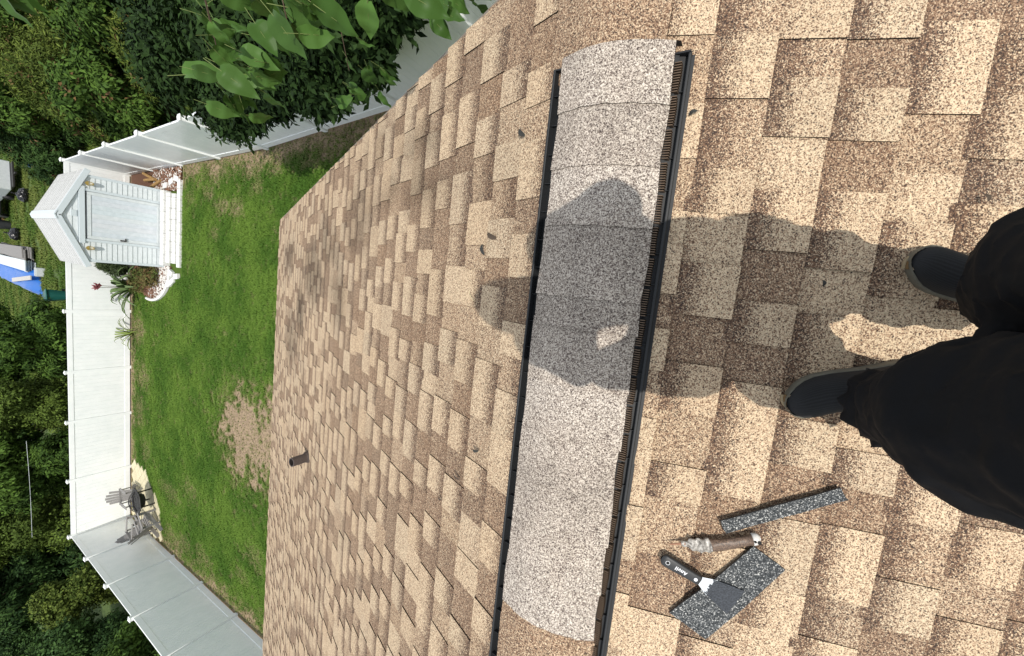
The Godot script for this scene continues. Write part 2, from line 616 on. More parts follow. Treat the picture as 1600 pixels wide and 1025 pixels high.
	pm.tube([vp + Vector3(0, -0.03, 0), vp + Vector3(0, 0.17, 0)], [0.042, 0.042], 20, Color.WHITE, false)
	pm.tube([vp + Vector3(0, 0.17, 0), vp + Vector3(0, 0.02, 0)], [0.034, 0.034], 20, Color(0.35, 0.35, 0.35), false)
	var ring := []
	for rr in [0.042, 0.034]:
		var row := []
		for j in 21: row.append(vp + Vector3(cos(TAU * j / 20) * rr, 0.17, sin(TAU * j / 20) * rr))
		ring.append(row)
	pm.sheet(ring)
	var pipe := put("vent_pipe", pm.mesh(M.pvc), house)
	pipe.set_meta("label", "short grey brown plumbing vent pipe standing out of the far slope")
	var cm := MB.new()
	var nn := Vector3(0, COS_A, -SIN_A)
	cm.tube([vp - nn * 0.01, vp + nn * 0.02, vp + nn * 0.045], [0.062, 0.055, 0.045], 20)
	put("pipe_boot", cm.mesh(M.pvc), pipe)


func cap_y(z: float) -> float:
	# arched profile of the ridge over the vent
	var pts := [[-0.555, 4.683], [-0.524, 4.7], [-0.49, 4.712], [-0.45, 4.7225], [-0.41, 4.7255], [-0.37, 4.721], [-0.33, 4.711], [-0.275, 4.690], [-0.224, 4.662], [-0.19, 4.645]]
	for i in pts.size() - 1:
		if z <= pts[i + 1][0]:
			return lerpf(pts[i][1], pts[i + 1][1], (z - pts[i][0]) / (pts[i + 1][0] - pts[i][0]))
	return pts[-1][1]


func cap_shape(xa: float, xb: float, za: float, zb: float, ha: float, hb: float, flat: bool, wob: float, tones: Array = []) -> MB:
	# a ridge shingle bent over the ridge, lying from xa (exposed edge) to xb (tucked under)
	var b := MB.new()
	var rows := []
	var uvs := []
	var under := []
	var off := Vector2(rng.randf(), rng.randf())
	var nseg := 14
	for i in 3:
		var t := i / 2.0
		var x := lerpf(xa, xb, t)
		var row := []; var uvr := []
		for j in nseg + 1:
			var z := lerpf(za, zb, float(j) / nseg)
			var xx := x
			if i == 0: xx += 0.0016 * sin(j * 2.1 + wob * 40.0)
			var zz := z + (0.003 * sin(i * 2.0 + wob * 9.0) if j == 0 or j == nseg else 0.0)
			var y := cap_y(zz) + lerpf(ha, hb, t)
			if flat:
				y = maxf(near_y(zz), 0) if zz > RIDGE_Z else far_y(zz)
				y = minf(y, RIDGE_Y - 0.012) + lerpf(ha, hb, t)
			row.append(Vector3(xx, y, zz)); uvr.append(off + Vector2(x, z) / 0.816)
		rows.append(row); uvs.append(uvr)
	var tone := rnd(0.93, 1.05)
	b.sheet_up(rows, Color(tone, tone, tone), uvs)
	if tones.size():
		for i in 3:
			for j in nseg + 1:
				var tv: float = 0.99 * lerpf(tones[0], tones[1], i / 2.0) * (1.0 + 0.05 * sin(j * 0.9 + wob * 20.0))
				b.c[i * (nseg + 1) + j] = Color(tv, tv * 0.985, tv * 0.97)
	var thick := 0.0055
	var dn := Vector3(0, -thick, 0)
	var edge := Color(0.12, 0.12, 0.12)
	for j in nseg:
		b.quad(rows[0][j], rows[0][j + 1], rows[0][j + 1] + dn, rows[0][j] + dn, Vector3(xa - xb, 0, 0), Color(0.4, 0.4, 0.4), [uvs[0][j], uvs[0][j + 1], uvs[0][j + 1], uvs[0][j]])
	for i in 2:
		b.quad(rows[i][0], rows[i + 1][0], rows[i + 1][0] + dn, rows[i][0] + dn, Vector3(0, 0, -1), edge)
		b.quad(rows[i][nseg], rows[i + 1][nseg], rows[i + 1][nseg] + dn, rows[i][nseg] + dn, Vector3(0, 0, 1), edge)
	return b


func build_vent(house: Node3D) -> void:
	var x0 := -4.4
	var x1 := 0.607
	var b := MB.new()
	var z_in := -0.236
	# near side: floor flange, outer baffle with a rolled lip, inner wall
	b.quad(Vector3(x0, near_y(-0.196) + 0.010, -0.196), Vector3(x1, near_y(-0.196) + 0.010, -0.196), Vector3(x1, near_y(z_in - 0.03) + 0.010, z_in - 0.03), Vector3(x0, near_y(z_in - 0.03) + 0.010, z_in - 0.03), Vector3.UP)
	b.bar(Vector3(x0, near_y(-0.205) + 0.014, -0.206), Vector3(x1, near_y(-0.205) + 0.014, -0.206), 0.0035, 0.026, Vector3(0, 0.94, 0.34), Color.WHITE, 0.001)
	b.bar(Vector3(x0, near_y(-0.205) + 0.0265, -0.2045), Vector3(x1, near_y(-0.205) + 0.0265, -0.2045), 0.0075, 0.004, Vector3(0, 0.94, 0.34), Color.WHITE, 0.0015)
	b.bar(Vector3(x0, near_y(-0.262) + 0.012, -0.262), Vector3(x1, near_y(-0.262) + 0.012, -0.262), 0.003, 0.02)
	# top board that carries the ridge shingles
	var rows := []
	for i in 2:
		var row := []
		for j in 15:
			var z := lerpf(-0.521, -0.229, j / 14.0)
			row.append(Vector3(x1 if i else x0, cap_y(z) - 0.0075, z))
		rows.append(row)
	b.sheet_up(rows)
	# far side
	b.quad(Vector3(x0, far_y(-0.556) + 0.010, -0.556), Vector3(x1, far_y(-0.556) + 0.010, -0.556), Vector3(x1, far_y(-0.50) + 0.008, -0.50), Vector3(x0, far_y(-0.50) + 0.008, -0.50), Vector3.UP)
	b.bar(Vector3(x0, far_y(-0.545) + 0.016, -0.545), Vector3(x1, far_y(-0.545) + 0.016, -0.545), 0.0035, 0.03, Vector3(0, 0.94, -0.34), Color.WHITE, 0.001)
	b.bar(Vector3(x0, far_y(-0.545) + 0.030, -0.547), Vector3(x1, far_y(-0.545) + 0.030, -0.547), 0.0075, 0.004, Vector3(0, 0.94, -0.34), Color.WHITE, 0.0015)
	# closed end
	b.box(Vector3(x1 - 0.002, 4.65, -0.222), Vector3(0.004, 0.03, 0.04))
	b.box(Vector3(x1 - 0.002, 4.685, -0.535), Vector3(0.004, 0.03, 0.03))
	var vent := put("ridge_vent", b.mesh(M.plastic), house)
	vent.set_meta("label", "black plastic ridge vent under grey speckled ridge shingles")
	# partitions across the two channels
	var pt := MB.new()
	var x := x1 - 0.09
	while x > x0:
		pt.box(Vector3(x, near_y(-0.212) + 0.012, -0.213), Vector3(0.0014, 0.014, 0.014))
		pt.box(Vector3(x + 0.02, far_y(-0.535) + 0.013, -0.533), Vector3(0.0014, 0.016, 0.022))
		x -= 0.079
	put("vent_partitions", pt.mesh(M.plastic), vent).set_meta("kind", "stuff")
	# comb of fine ribs under the near edge
	var rb := MB.new()
	x = x1 - 0.025
	var n := 0
	while x > x0:
		n += 1
		if n % 13 > 0:
			rb.box(Vector3(x, near_y(-0.226) + 0.0155, -0.2275), Vector3(0.0021, 0.022, 0.016 + 0.002 * sin(x * 70.0)))
		x -= 0.0061
	put("vent_ribs", rb.mesh(M.rib), vent).set_meta("kind", "stuff")
	# grey ridge shingles on the vent
	var cuts := [0.63, 0.482, 0.332, 0.180, -0.012, -0.098, -0.256, -0.411, -0.552, -0.695, -0.838, -0.985]
	for i in cuts.size() - 1:
		var xa: float = cuts[i + 1]
		var xb: float = cuts[i] + (0.0 if i == 0 else 0.02)
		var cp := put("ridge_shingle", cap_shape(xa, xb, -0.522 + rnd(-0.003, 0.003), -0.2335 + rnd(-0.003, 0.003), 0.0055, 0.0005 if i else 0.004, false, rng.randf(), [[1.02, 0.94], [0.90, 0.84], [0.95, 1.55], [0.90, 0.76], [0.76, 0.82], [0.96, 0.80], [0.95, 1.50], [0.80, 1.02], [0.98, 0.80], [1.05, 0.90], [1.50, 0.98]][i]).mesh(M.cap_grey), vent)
		if i == 0:
			# outer end of the first one
			var e := MB.new()
			for j in 14:
				var za := lerpf(-0.522, -0.2275, j / 14.0)
				var zb := lerpf(-0.522, -0.2275, (j + 1) / 14.0)
				e.quad(Vector3(0.63, cap_y(za) + 0.004, za), Vector3(0.63, cap_y(zb) + 0.004, zb), Vector3(0.63, cap_y(zb) - 0.02, zb), Vector3(0.63, cap_y(za) - 0.02, za), Vector3.RIGHT)
			e.add_to(cp.mesh, M.asphalt_edge)
	# brown ridge shingles past both ends of the repair
	for i in 22:
		var xa := -1.128 - 0.143 * i
		put("brown_ridge_shingle", cap_shape(xa, xa + 0.163, -0.522, -0.2275, 0.003 if i else 0.0022, -0.0015, false, rng.randf()).mesh(M.cap_brown), vent)
	for i in 4:
		var xb := 0.56 + 0.143 * i
		put("brown_ridge_shingle", cap_shape(minf(xb + 0.155, 1.0 + 0.01 * i), xb, -0.575, -0.262, 0.014, 0.009, true, rng.randf()).mesh(M.cap_brown), house)
		if xb + 0.155 > 1.0: break


# ---- the yard ----

const BARE := [[-5.4, -12.6, 1.9, 1.9, 1.0], [-5.3, -11.0, 1.9, 1.2, 1.0], [1.97, -15.2, 0.35, 0.5, 0.6], [1.5, -14.4, 0.35, 0.6, 0.65], [1.4, -13.4, 0.4, 0.5, 0.6], [2.5, -12.7, 0.4, 0.5, 0.7], [2.0, -12.2, 0.35, 0.4, 0.5], [1.8, -16.6, 0.3, 0.4, 0.5], [0.66, -14.8, 0.25, 0.4, 0.5],
	[-3.5, -21.6, 0.8, 0.8, 0.7], [-5.4, -21.3, 0.7, 1.1, 0.65], [-7.0, -21.6, 0.9, 0.8, 0.6], [-8.6, -20.8, 0.6, 0.6, 0.5], [-9.4, -18.2, 0.4, 1.2, 0.5], [-8.7, -16.2, 0.5, 0.7, 0.45], [-11.0, -16.7, 0.4, 0.9, 0.5], [-10.7, -15.0, 0.4, 0.9, 0.5], [-11.3, -17.9, 0.5, 1.0, 0.6], [-9.0, -11.6, 0.5, 0.6, 0.5], [-10.0, -12.4, 0.3, 0.6, 0.45], [3.0, -8.4, 0.7, 1.6, 0.75], [2.6, -9.6, 0.35, 0.5, 0.6], [-5.0, -9.8, 1.2, 0.8, 0.8]]


func lawn(x: float, z: float) -> float:
	# 1 lush .. 0 bare
	var n1 := noise.get_noise_2d(x * 90.0, z * 90.0)
	var n2 := noise.get_noise_2d(x * 320.0 + 90, z * 320.0)
	var d := 0.0
	for s in BARE:
		var e := Vector2((x - s[0]) / s[2], (z - s[1]) / s[3]).length()
		if e < 2.0:
			d = maxf(d, s[4] * (1.0 - smoothstep(0.35, 1.25, e + 0.55 * n1 + 0.6 * n2)))
	# strip of sand along the fences
	var fl := minf(absf(z + 22.75), minf(absf(x - fence_rx(z)), absf(x - fence_lx(z))))
	d = maxf(d, 0.8 * (1.0 - smoothstep(0.15, 1.05, fl + 0.6 * n1 + 0.35 * n2)))
	d = maxf(d, 0.55 * smoothstep(0.12, 0.55, n1 * 0.55 + n2 * 0.6))
	return clampf(1.0 - d, 0.0, 1.0)


func fence_rx(z: float) -> float:
	if z < -12.0: return lerpf(2.92, 3.02, (z + 22.75) / 10.75)
	if z < -7.0: return lerpf(3.02, 3.36, (z + 12.0) / 5.0)
	return lerpf(3.36, 3.70, (z + 7.0) / 5.0)


func fence_lx(z: float) -> float:
	return lerpf(-12.42, -11.35, (z + 22.75) / 12.75)


func build_ground() -> void:
	var size := 768
	var x0 := -13.0; var z0 := -23.5; var wx := 18.0; var wz := 18.5
	var data := PackedByteArray()
	data.resize(size * size * 3)
	var o := 0
	var soil := Color(0.29, 0.215, 0.155); var soil2 := Color(0.18, 0.13, 0.088)
	var straw := Color(0.40, 0.31, 0.19); var green := Color(0.075, 0.115, 0.025)
	for j in size:
		var z := z0 + wz * (j + 0.5) / size
		for i in size:
			var x := x0 + wx * (i + 0.5) / size
			var l := lawn(x, z)
			var g := noise.get_noise_2d(x * 900.0, z * 900.0) * 0.5 + 0.5
			var r := rng.randf()
			var base := soil.lerp(soil2, g)
			if r > 0.55: base = base.lerp(straw, 0.6)
			elif r < 0.12: base = base * 0.6
			var c := base.lerp(green, smoothstep(0.25, 0.75, l + 0.25 * (r - 0.5)))
			c = c.linear_to_srgb()
			data[o] = int(clampf(c.r, 0, 1) * 255); data[o + 1] = int(clampf(c.g, 0, 1) * 255); data[o + 2] = int(clampf(c.b, 0, 1) * 255)
			o += 3
	var im := Image.create_from_data(size, size, false, Image.FORMAT_RGB8, data)
	im.generate_mipmaps()
	var gm := StandardMaterial3D.new()
	gm.albedo_texture = ImageTexture.create_from_image(im)
	gm.roughness = 0.95
	gm.metallic_specular = 0.1
	gm.cull_mode = BaseMaterial3D.CULL_DISABLED
	var b := MB.new()
	b.quad(Vector3(x0, 0.004, z0), Vector3(x0 + wx, 0.004, z0), Vector3(x0 + wx, 0.004, z0 + wz), Vector3(x0, 0.004, z0 + wz), Vector3.UP, Color.WHITE, [Vector2(0, 0), Vector2(1, 0), Vector2(1, 1), Vector2(0, 1)])
	struct("lawn", b.mesh(gm))
	var gb := MB.new()
	gb.quad(Vector3(-260, 0, -320), Vector3(260, 0, -320), Vector3(260, 0, 200), Vector3(-260, 0, 200), Vector3.UP)
	struct("ground", gb.mesh(tex_mat(noise_tex(512, 0.02, Color(0.19, 0.28, 0.10), Color(0.36, 0.42, 0.20), 21), 0.8, 0.95)))

	# grass: tufts of a few short blades
	var bm := MB.new()
	for k in 6:
		var a := TAU * k / 6.0 + 0.4 * k
		var d := Vector3(cos(a), 0, sin(a))
		var p := d * 0.012 * (k % 3)
		var w := Vector3(-d.z, 0, d.x) * 0.0042
		var h := 0.034 + 0.006 * (k % 4)
		var mid := p + d * 0.010 + Vector3(0, h * 0.6, 0)
		var tip := p + d * 0.034 + Vector3(0, h, 0)
		bm.quad(p - w, p + w, mid + w * 0.8, mid - w * 0.8, Vector3.UP - d)
		bm.tri(mid - w * 0.8, mid + w * 0.8, tip, Vector3.UP - d)
	var tuft := bm.mesh(M.grass)
	var buf := PackedFloat32Array()
	for i in 330000:
		var x := rnd(-12.4, 3.7)
		var z := rnd(-22.6, -5.0)
		if x > fence_rx(z) - 0.03 or x < fence_lx(z) + 0.03: continue
		var dd := rng.randf()
		if x > -1.0 and z < -17.3: continue
		if x > -2.1 and x < -0.6 and z < -18.0 and Vector2((x + 0.6) / 1.5, (z + 20.2) / 2.3).length() < 1.0: continue
		if z > -9.5 and x < -1.0 and z > -8.0: continue
		if in_patio(x, z): continue
		var l := lawn(x, z)
		if l < 0.18 + 0.75 * dd * dd and rng.randf() > 0.10: continue
		var s := rnd(0.75, 1.25) * (0.7 + 0.5 * l)
		var bs := Basis(Vector3.UP, rnd(0, TAU)) * Basis(Vector3.RIGHT, rnd(-0.25, 0.25)) * Basis.from_scale(Vector3(s * 1.25, s, s * 1.25))
		var n1 := 1.2 * noise.get_noise_2d(x * 45.0, z * 45.0) + 0.5 * noise.get_noise_2d(x * 260.0, z * 260.0) + rnd(-0.3, 0.3)
		var c := Color(0.062, 0.134, 0.018).lerp(Color(0.130, 0.220, 0.034), clampf(0.5 + n1, 0, 1))
		if rng.randf() > l * 1.05: c = c.lerp(Color(0.34, 0.28, 0.15), rnd(0.3, 0.9))
		push(buf, bs, Vector3(x, 0.003, z), c)
	var go := many("grass", tuft, buf)
	# taller rough grass in the yard behind the fence
	var buf2 := PackedFloat32Array()
	for i in 30000:
		var x := rnd(-7.0, 7.0)
		var z := rnd(-60.0, -23.0)
		if noise.get_noise_2d(x * 40.0, z * 40.0) < -0.35: continue
		var s := rnd(1.6, 3.4)
		var c := Color(0.06, 0.12, 0.018).lerp(Color(0.17, 0.20, 0.05), clampf(0.45 + noise.get_noise_2d(x * 30.0 + 9, z * 30.0) + rnd(-0.3, 0.3), 0, 1))
		push(buf2, Basis(Vector3.UP, rnd(0, TAU)).scaled_local(Vector3(s * 1.6, s, s * 1.6)), Vector3(x, 0.002, z), c)
	var rg := many("rough_grass", tuft, buf2)
	tag(rg, "rough uneven grass of the yard behind the back fence", "grass")
	tag(go, "mown green lawn grass with bare worn patches inside the white fence", "grass")


# ---- white vinyl fences ----

func fence_run(label: String, pts: Array, skip_first := false) -> void:
	var f := thing("vinyl_fence", label, "fence")
	for i in pts.size():
		if i == 0 and skip_first: continue
		var p: Vector2 = pts[i]
		var q: Vector2 = pts[mini(i + 1, pts.size() - 1)] - pts[maxi(i - 1, 0)]
		var turn := Basis(Vector3.UP, -atan2(q.y, q.x))
		var b := MB.new()
		b.box(Vector3(p.x, 0.965, p.y), Vector3(0.127, 1.93, 0.127), turn, Color.WHITE, 0.006)
		var post := put("post", b.mesh(M.vinyl), f)
		var c := MB.new()
		c.box(Vector3(p.x, 1.94, p.y), Vector3(0.15, 0.022, 0.15), turn, Color.WHITE, 0.004)
		var hh := 0.075
		for s in 4:
			var a0 := turn * (Basis(Vector3.UP, s * PI / 2) * Vector3(hh, 0, hh))
			var a1 := turn * (Basis(Vector3.UP, (s + 1) * PI / 2) * Vector3(hh, 0, hh))
			c.tri(Vector3(p.x, 1.951, p.y) + a0, Vector3(p.x, 1.951, p.y) + a1, Vector3(p.x, 1.985, p.y), a0 + a1 + Vector3.UP * 0.1)
		put("post_cap", c.mesh(M.vinyl), post)
	for i in pts.size() - 1:
		var a: Vector2 = pts[i]; var e: Vector2 = pts[i + 1]
		var dir := (e - a).normalized()
		a += dir * 0.062; e -= dir * 0.062
		var a3 := Vector3(a.x, 0, a.y); var e3 := Vector3(e.x, 0, e.y)
		for r in [[1.79, 0.15, "top_rail"], [0.125, 0.17, "bottom_rail"]]:
			var b := MB.new()
			b.bar(a3 + Vector3.UP * r[0], e3 + Vector3.UP * r[0], 0.046, r[1], Vector3.UP, Color.WHITE, 0.004)
			put(r[2], b.mesh(M.vinyl), f)
		# tongue-and-groove boards
		var len := a3.distance_to(e3)
		var nb := int(len / 0.152)
		var bw := len / nb
		var d3 := (e3 - a3) / len
		for k in nb:
			var b := MB.new()
			var m := a3 + d3 * (bw * (k + 0.5)) + Vector3(0, 0.96, 0)
			var x := d3
			b.box(m + Vector3(d3.z, 0, -d3.x) * rnd(-0.0008, 0.0008), Vector3(bw - 0.0015, 1.52, 0.022), Basis(x, Vector3.UP, x.cross(Vector3.UP)), Color.WHITE, 0.0035)
			put("board", b.mesh(M.vinyl), f)


func build_fences() -> void:
	var back := []
	for x in [2.92, 1.1, -0.6, -2.85, -5.33, -7.42, -9.95, -12.42]:
		back.append(Vector2(x, -22.75))
	fence_run("sunlit white vinyl privacy fence across the back of the lawn, below the hedge", back)
	var left := []
	for z in [-22.75, -20.3, -17.75, -15.2, -12.65, -10.1, -7.6]:
		left.append(Vector2(fence_lx(z), z))
	fence_run("shaded white vinyl fence down the side with the grey chairs at its far corner", left, true)
	var right := []
	for z in [-22.75, -20.1, -17.45, -14.6, -11.75, -9.1, -6.5, -3.9, -1.3, 1.3]:
		right.append(Vector2(fence_rx(z), z))
	fence_run("shaded white vinyl fence beside the shed and under the overhanging leaves", right, true)


# ---- shed ----

func build_shed() -> void:
	var o := thing("garden_shed", "pale grey white plank garden shed with gable roof and one door", "shed", Vector3(0.72, 0, -18.85))
	var hw := 1.40
	var depth := 3.3
	var eave := 2.12
	var apex := 2.70
	var base := 0.16
	# front siding in lapped planks left and right of the door and in the gable
	var dl := -0.66; var dr := 0.88; var dtop := 2.08
	var y := base
	while y < 2.62:
		var y1 := minf(y + 0.13, 2.64)
		var hx := hw if y1 <= eave else hw * (apex - y1) / (apex - eave)
		if y >= eave: hx = hw * maxf(0.04, (apex - y1) / (apex - eave))
		var spans := [[-hx, dl - 0.09], [dr + 0.09, hx]] if y < dtop + 0.02 else [[-hx, hx]]
		for s in spans:
			if s[1] - s[0] < 0.05: continue
			var b := MB.new()
			var zt := 0.002; var zb := 0.018
			b.quad(Vector3(s[0], y, zb), Vector3(s[1], y, zb), Vector3(s[1], y1, zt), Vector3(s[0], y1, zt), Vector3(0, 0, 1))
			b.quad(Vector3(s[0], y, zb), Vector3(s[1], y, zb), Vector3(s[1], y, -0.01), Vector3(s[0], y, -0.01), Vector3.DOWN)
			put("plank", b.mesh(M.shed), o)
		y = y1
	var w := MB.new()
	for sx in [-1.0, 1.0]:
		w.box(Vector3(sx * (hw - 0.03), (eave + base) / 2, -depth / 2), Vector3(0.05, eave - base, depth))
	w.box(Vector3(0, (eave + base) / 2, -depth + 0.03), Vector3(hw * 2 - 0.12, eave - base, 0.05))
	w.box(Vector3(0, (eave + base) / 2, -0.05), Vector3(hw * 2 - 0.12, eave - base, 0.04))
	for zz in [-0.012, -depth]:
		w.tri(Vector3(-hw, eave, zz), Vector3(hw, eave, zz), Vector3(0, apex, zz), Vector3(0, 0, 1 if zz > -1 else -1))
	put("wall", w.mesh(M.shed), o)
	# corner boards, door trim, header
	var t := MB.new()
	for sx in [-1.0, 1.0]:
		t.box(Vector3(sx * (hw - 0.03), (eave + base) / 2, 0.018), Vector3(0.085, eave - base, 0.036), Basis.IDENTITY, Color.WHITE, 0.005)
	t.box(Vector3(dl - 0.045, (dtop + base) / 2, 0.02), Vector3(0.085, dtop - base, 0.042), Basis.IDENTITY, Color.WHITE, 0.005)
	t.box(Vector3(dr + 0.045, (dtop + base) / 2, 0.02), Vector3(0.085, dtop - base, 0.042), Basis.IDENTITY, Color.WHITE, 0.005)
	t.box(Vector3((dl + dr) / 2, dtop + 0.075, 0.03), Vector3(dr - dl + 0.3, 0.14, 0.06), Basis.IDENTITY, Color.WHITE, 0.006)
	t.box(Vector3(0.12, 2.33, 0.026), Vector3(0.2, 0.13, 0.02), Basis.IDENTITY, Color.WHITE, 0.003)
	t.box(Vector3(0, base - 0.05, -0.0), Vector3(hw * 2 + 0.02, 0.12, 0.06), Basis.IDENTITY, Color.WHITE, 0.006)
	put("trim", t.mesh(M.shed_trim), o)
	var s := MB.new()
	s.box(Vector3((dl + dr) / 2, dtop - 0.012, 0.004), Vector3(dr - dl, 0.02, 0.012))
	put("door_gap", s.mesh(M.dark_metal), o)
	# door with a raised frame and recessed upright boards
	var d := MB.new()
	var dw := dr - dl - 0.02
	var dc := (dl + dr) / 2
	d.box(Vector3(dc, (dtop + base) / 2 - 0.015, -0.01), Vector3(dw, dtop - base - 0.05, 0.03))
	for sx in [-1.0, 1.0]:
		d.box(Vector3(dc + sx * (dw / 2 - 0.05), (dtop + base) / 2 - 0.015, 0.015), Vector3(0.1, dtop - base - 0.05, 0.025), Basis.IDENTITY, Color.WHITE, 0.006)
	for yy in [base + 0.07, dtop - 0.09]:
		d.box(Vector3(dc, yy, 0.015), Vector3(dw - 0.2, 0.1, 0.025), Basis.IDENTITY, Color.WHITE, 0.006)
	var door := put("door", d.mesh(M.shed), o)
	var nb := 9
	for k in nb:
		var bw := (dw - 0.2) / nb
		var pb := MB.new()
		pb.box(Vector3(dc - (dw - 0.2) / 2 + bw * (k + 0.5), (dtop + base) / 2 - 0.012, 0.008), Vector3(bw - 0.004, dtop - base - 0.27, 0.012), Basis.IDENTITY, Color(rnd(0.93, 1.0), rnd(0.95, 1.0), 1.0), 0.003)
		put("door_board", pb.mesh(M.shed), door)
	var hn := MB.new()
	hn.box(Vector3(dl + 0.055, 1.18, 0.05), Vector3(0.05, 0.16, 0.045), Basis.IDENTITY, Color.WHITE, 0.008)
	hn.box(Vector3(dl + 0.10, 1.12, 0.045), Vector3(0.09, 0.03, 0.03), Basis.IDENTITY, Color.WHITE, 0.006)
	put("handle", hn.mesh(M.dark_metal), door)
	# roof: lapped boards on two slopes, barge boards, ridge cap
	for sx in [-1.0, 1.0]:
		var rf := MB.new()
		var e0 := Vector3(0, apex + 0.03, 0)
		var e1 := Vector3(sx * (hw + 0.17), eave - 0.06, 0)
		var nrm := (e1 - e0).cross(Vector3(0, 0, sx)).normalized()
		if nrm.y < 0: nrm = -nrm
		for hh in [0.0, -0.03]:
			rf.quad(e0 + Vector3(0, hh, 0.05), e1 + Vector3(0, hh, 0.05), e1 + Vector3(0, hh, -depth - 0.2), e0 + Vector3(0, hh, -depth - 0.2), nrm if hh == 0.0 else -nrm)
		var slope := put("roof_slope", rf.mesh(M.shed_roof), o)
		# panels run from ridge to eave with raised seams between them
		var z := 0.035
		var k := 0
		while z > -depth - 0.15:
			var wz: float = [0.15, 0.11, 0.17, 0.12][k % 4]
			var h: float = [0.006, 0.013, 0.009, 0.016][k % 4]
			var q := MB.new()
			var za := z; var zb := maxf(z - wz + 0.012, -depth - 0.19)
			var tone := rnd(0.9, 1.0)
			q.quad(e0 + nrm * h + Vector3(0, 0, za), e1 + nrm * h + Vector3(0, 0, za), e1 + nrm * h + Vector3(0, 0, zb), e0 + nrm * h + Vector3(0, 0, zb), nrm, Color(tone, tone, tone))
			q.quad(e0 + nrm * h + Vector3(0, 0, za), e1 + nrm * h + Vector3(0, 0, za), e1 + Vector3(0, 0, za), e0 + Vector3(0, 0, za), Vector3(0, 0, 1), Color(tone, tone, tone))
			q.quad(e0 + nrm * h + Vector3(0, 0, zb), e1 + nrm * h + Vector3(0, 0, zb), e1 + Vector3(0, 0, zb), e0 + Vector3(0, 0, zb), Vector3(0, 0, -1), Color(tone, tone, tone))
			q.quad(e1 + nrm * h + Vector3(0, 0, za), e1 + nrm * h + Vector3(0, 0, zb), e1 + Vector3(0, 0, zb), e1 + Vector3(0, 0, za), Vector3(sx, 0, 0), Color(tone, tone, tone))
			put("roof_panel", q.mesh(M.shed_roof), slope)
			z -= wz
			k += 1
		var bb := MB.new()
		bb.bar(e0 + Vector3(0, -0.045, 0.06), e1 + Vector3(0, -0.045, 0.06), 0.03, 0.15, Vector3.UP, Color.WHITE, 0.006)
		put("barge_board", bb.mesh(M.shed_trim), o)
	var rc := MB.new()
	for sx in [-1.0, 1.0]:
		var g := Vector3(sx * 0.13, -0.050, 0)
		rc.quad(Vector3(0, apex + 0.062, 0.09), Vector3(0, apex + 0.062, -depth - 0.22), Vector3(0, apex + 0.062, -depth - 0.22) + g, Vector3(0, apex + 0.062, 0.09) + g, Vector3(sx * 0.3, 1, 0))
		rc.quad(Vector3(0, apex + 0.062, 0.09), Vector3(0, apex + 0.03, 0.09), Vector3(0, apex + 0.03, 0.09) + g, Vector3(0, apex + 0.062, 0.09) + g, Vector3(0, 0, 1))
	put("ridge_cap", rc.mesh(M.shed_trim), o)
	# two brass wall lamps beside the door, unlit
	for x in [dl - 0.30, dr + 0.24]:
		var l := MB.new()
		var p := Vector3(x, 2.0, 0.02)
		l.box(p + Vector3(0, 0, 0.008), Vector3(0.07, 0.13, 0.02), Basis.IDENTITY, Color.WHITE, 0.008)
		l.tube([p + Vector3(0, -0.02, 0.02), p + Vector3(0, -0.05, 0.07), p + Vector3(0, 0.0, 0.12), p + Vector3(0, 0.03, 0.12)], [0.012, 0.012, 0.012, 0.012], 8)
		l.tube([p + Vector3(0, 0.10, 0.12), p + Vector3(0, 0.06, 0.12), p + Vector3(0, 0.03, 0.12)], [0.01, 0.065, 0.075], 8)
		l.tube([p + Vector3(0, -0.10, 0.12), p + Vector3(0, -0.07, 0.12)], [0.03, 0.05], 8)
		for k in 4:
			var a := TAU * k / 4 + 0.4
			var dv := Vector3(cos(a), 0, sin(a))
			l.bar(p + Vector3(0, 0.03, 0.12) + dv * 0.07, p + Vector3(0, -0.07, 0.12) + dv * 0.048, 0.012, 0.012)
		var lamp := put("wall_lamp", l.mesh(M.brass), o)
		var gl := MB.new()
		gl.tube([p + Vector3(0, 0.028, 0.12), p + Vector3(0, -0.068, 0.12)], [0.058, 0.042], 8)
		put("lamp_glass", gl.mesh(M.lamp_glass), lamp)

	# painted block steps in front
	var st := thing("block_step", "white painted concrete block steps in front of the shed door", "steps")
	for r in [[-18.60, 0.30, -0.62, 2.10, 0.22], [-18.24, 0.32, -0.50, 2.02, 0.16], [-17.86, 0.28, -0.50, 1.98, 0.12], [-17.52, 0.26, -0.62, 2.45, 0.09]]:
		var x: float = r[2]
		while x < r[3] - 0.1:
			var bw := minf(0.395 + rnd(-0.01, 0.01), r[3] - x)
			var b := MB.new()
			b.box(Vector3(x + bw / 2, r[4] / 2, r[0] + rnd(-0.008, 0.008)), Vector3(bw - 0.008, r[4] + rnd(-0.008, 0.008), r[1] - 0.01), Basis(Vector3.UP, rnd(-0.012, 0.012)), Color.WHITE, 0.008)
			put("block", b.mesh(M.white_block), st)
			x += bw
	# loose blocks on both sides
	for p in [[2.42, -18.2, 0.3, "white block on the mulch by the side fence, middle of the three"], [2.50, -17.75, -0.2, "white block on the mulch by the side fence, nearest the lawn"], [2.30, -18.75, 0.1, "white block on the mulch tight against the shed's right front corner"], [-0.95, -17.7, 0.15, "white block left of the shed steps, nearest the lawn"], [-1.15, -18.05, 0.5, "white block turned askew between the shed steps and the round flower bed"], [-1.30, -18.42, 0.2, "white block touching the round flower bed's edging"], [-0.85, -18.2, -0.3, "white block tight against the left end of the shed steps"]]:
		var b := MB.new()
		b.box(Vector3(0, 0.05, 0), Vector3(0.19, 0.10, 0.36), Basis.IDENTITY, Color.WHITE, 0.008)
		var k := put("loose_block", b.mesh(M.white_block))
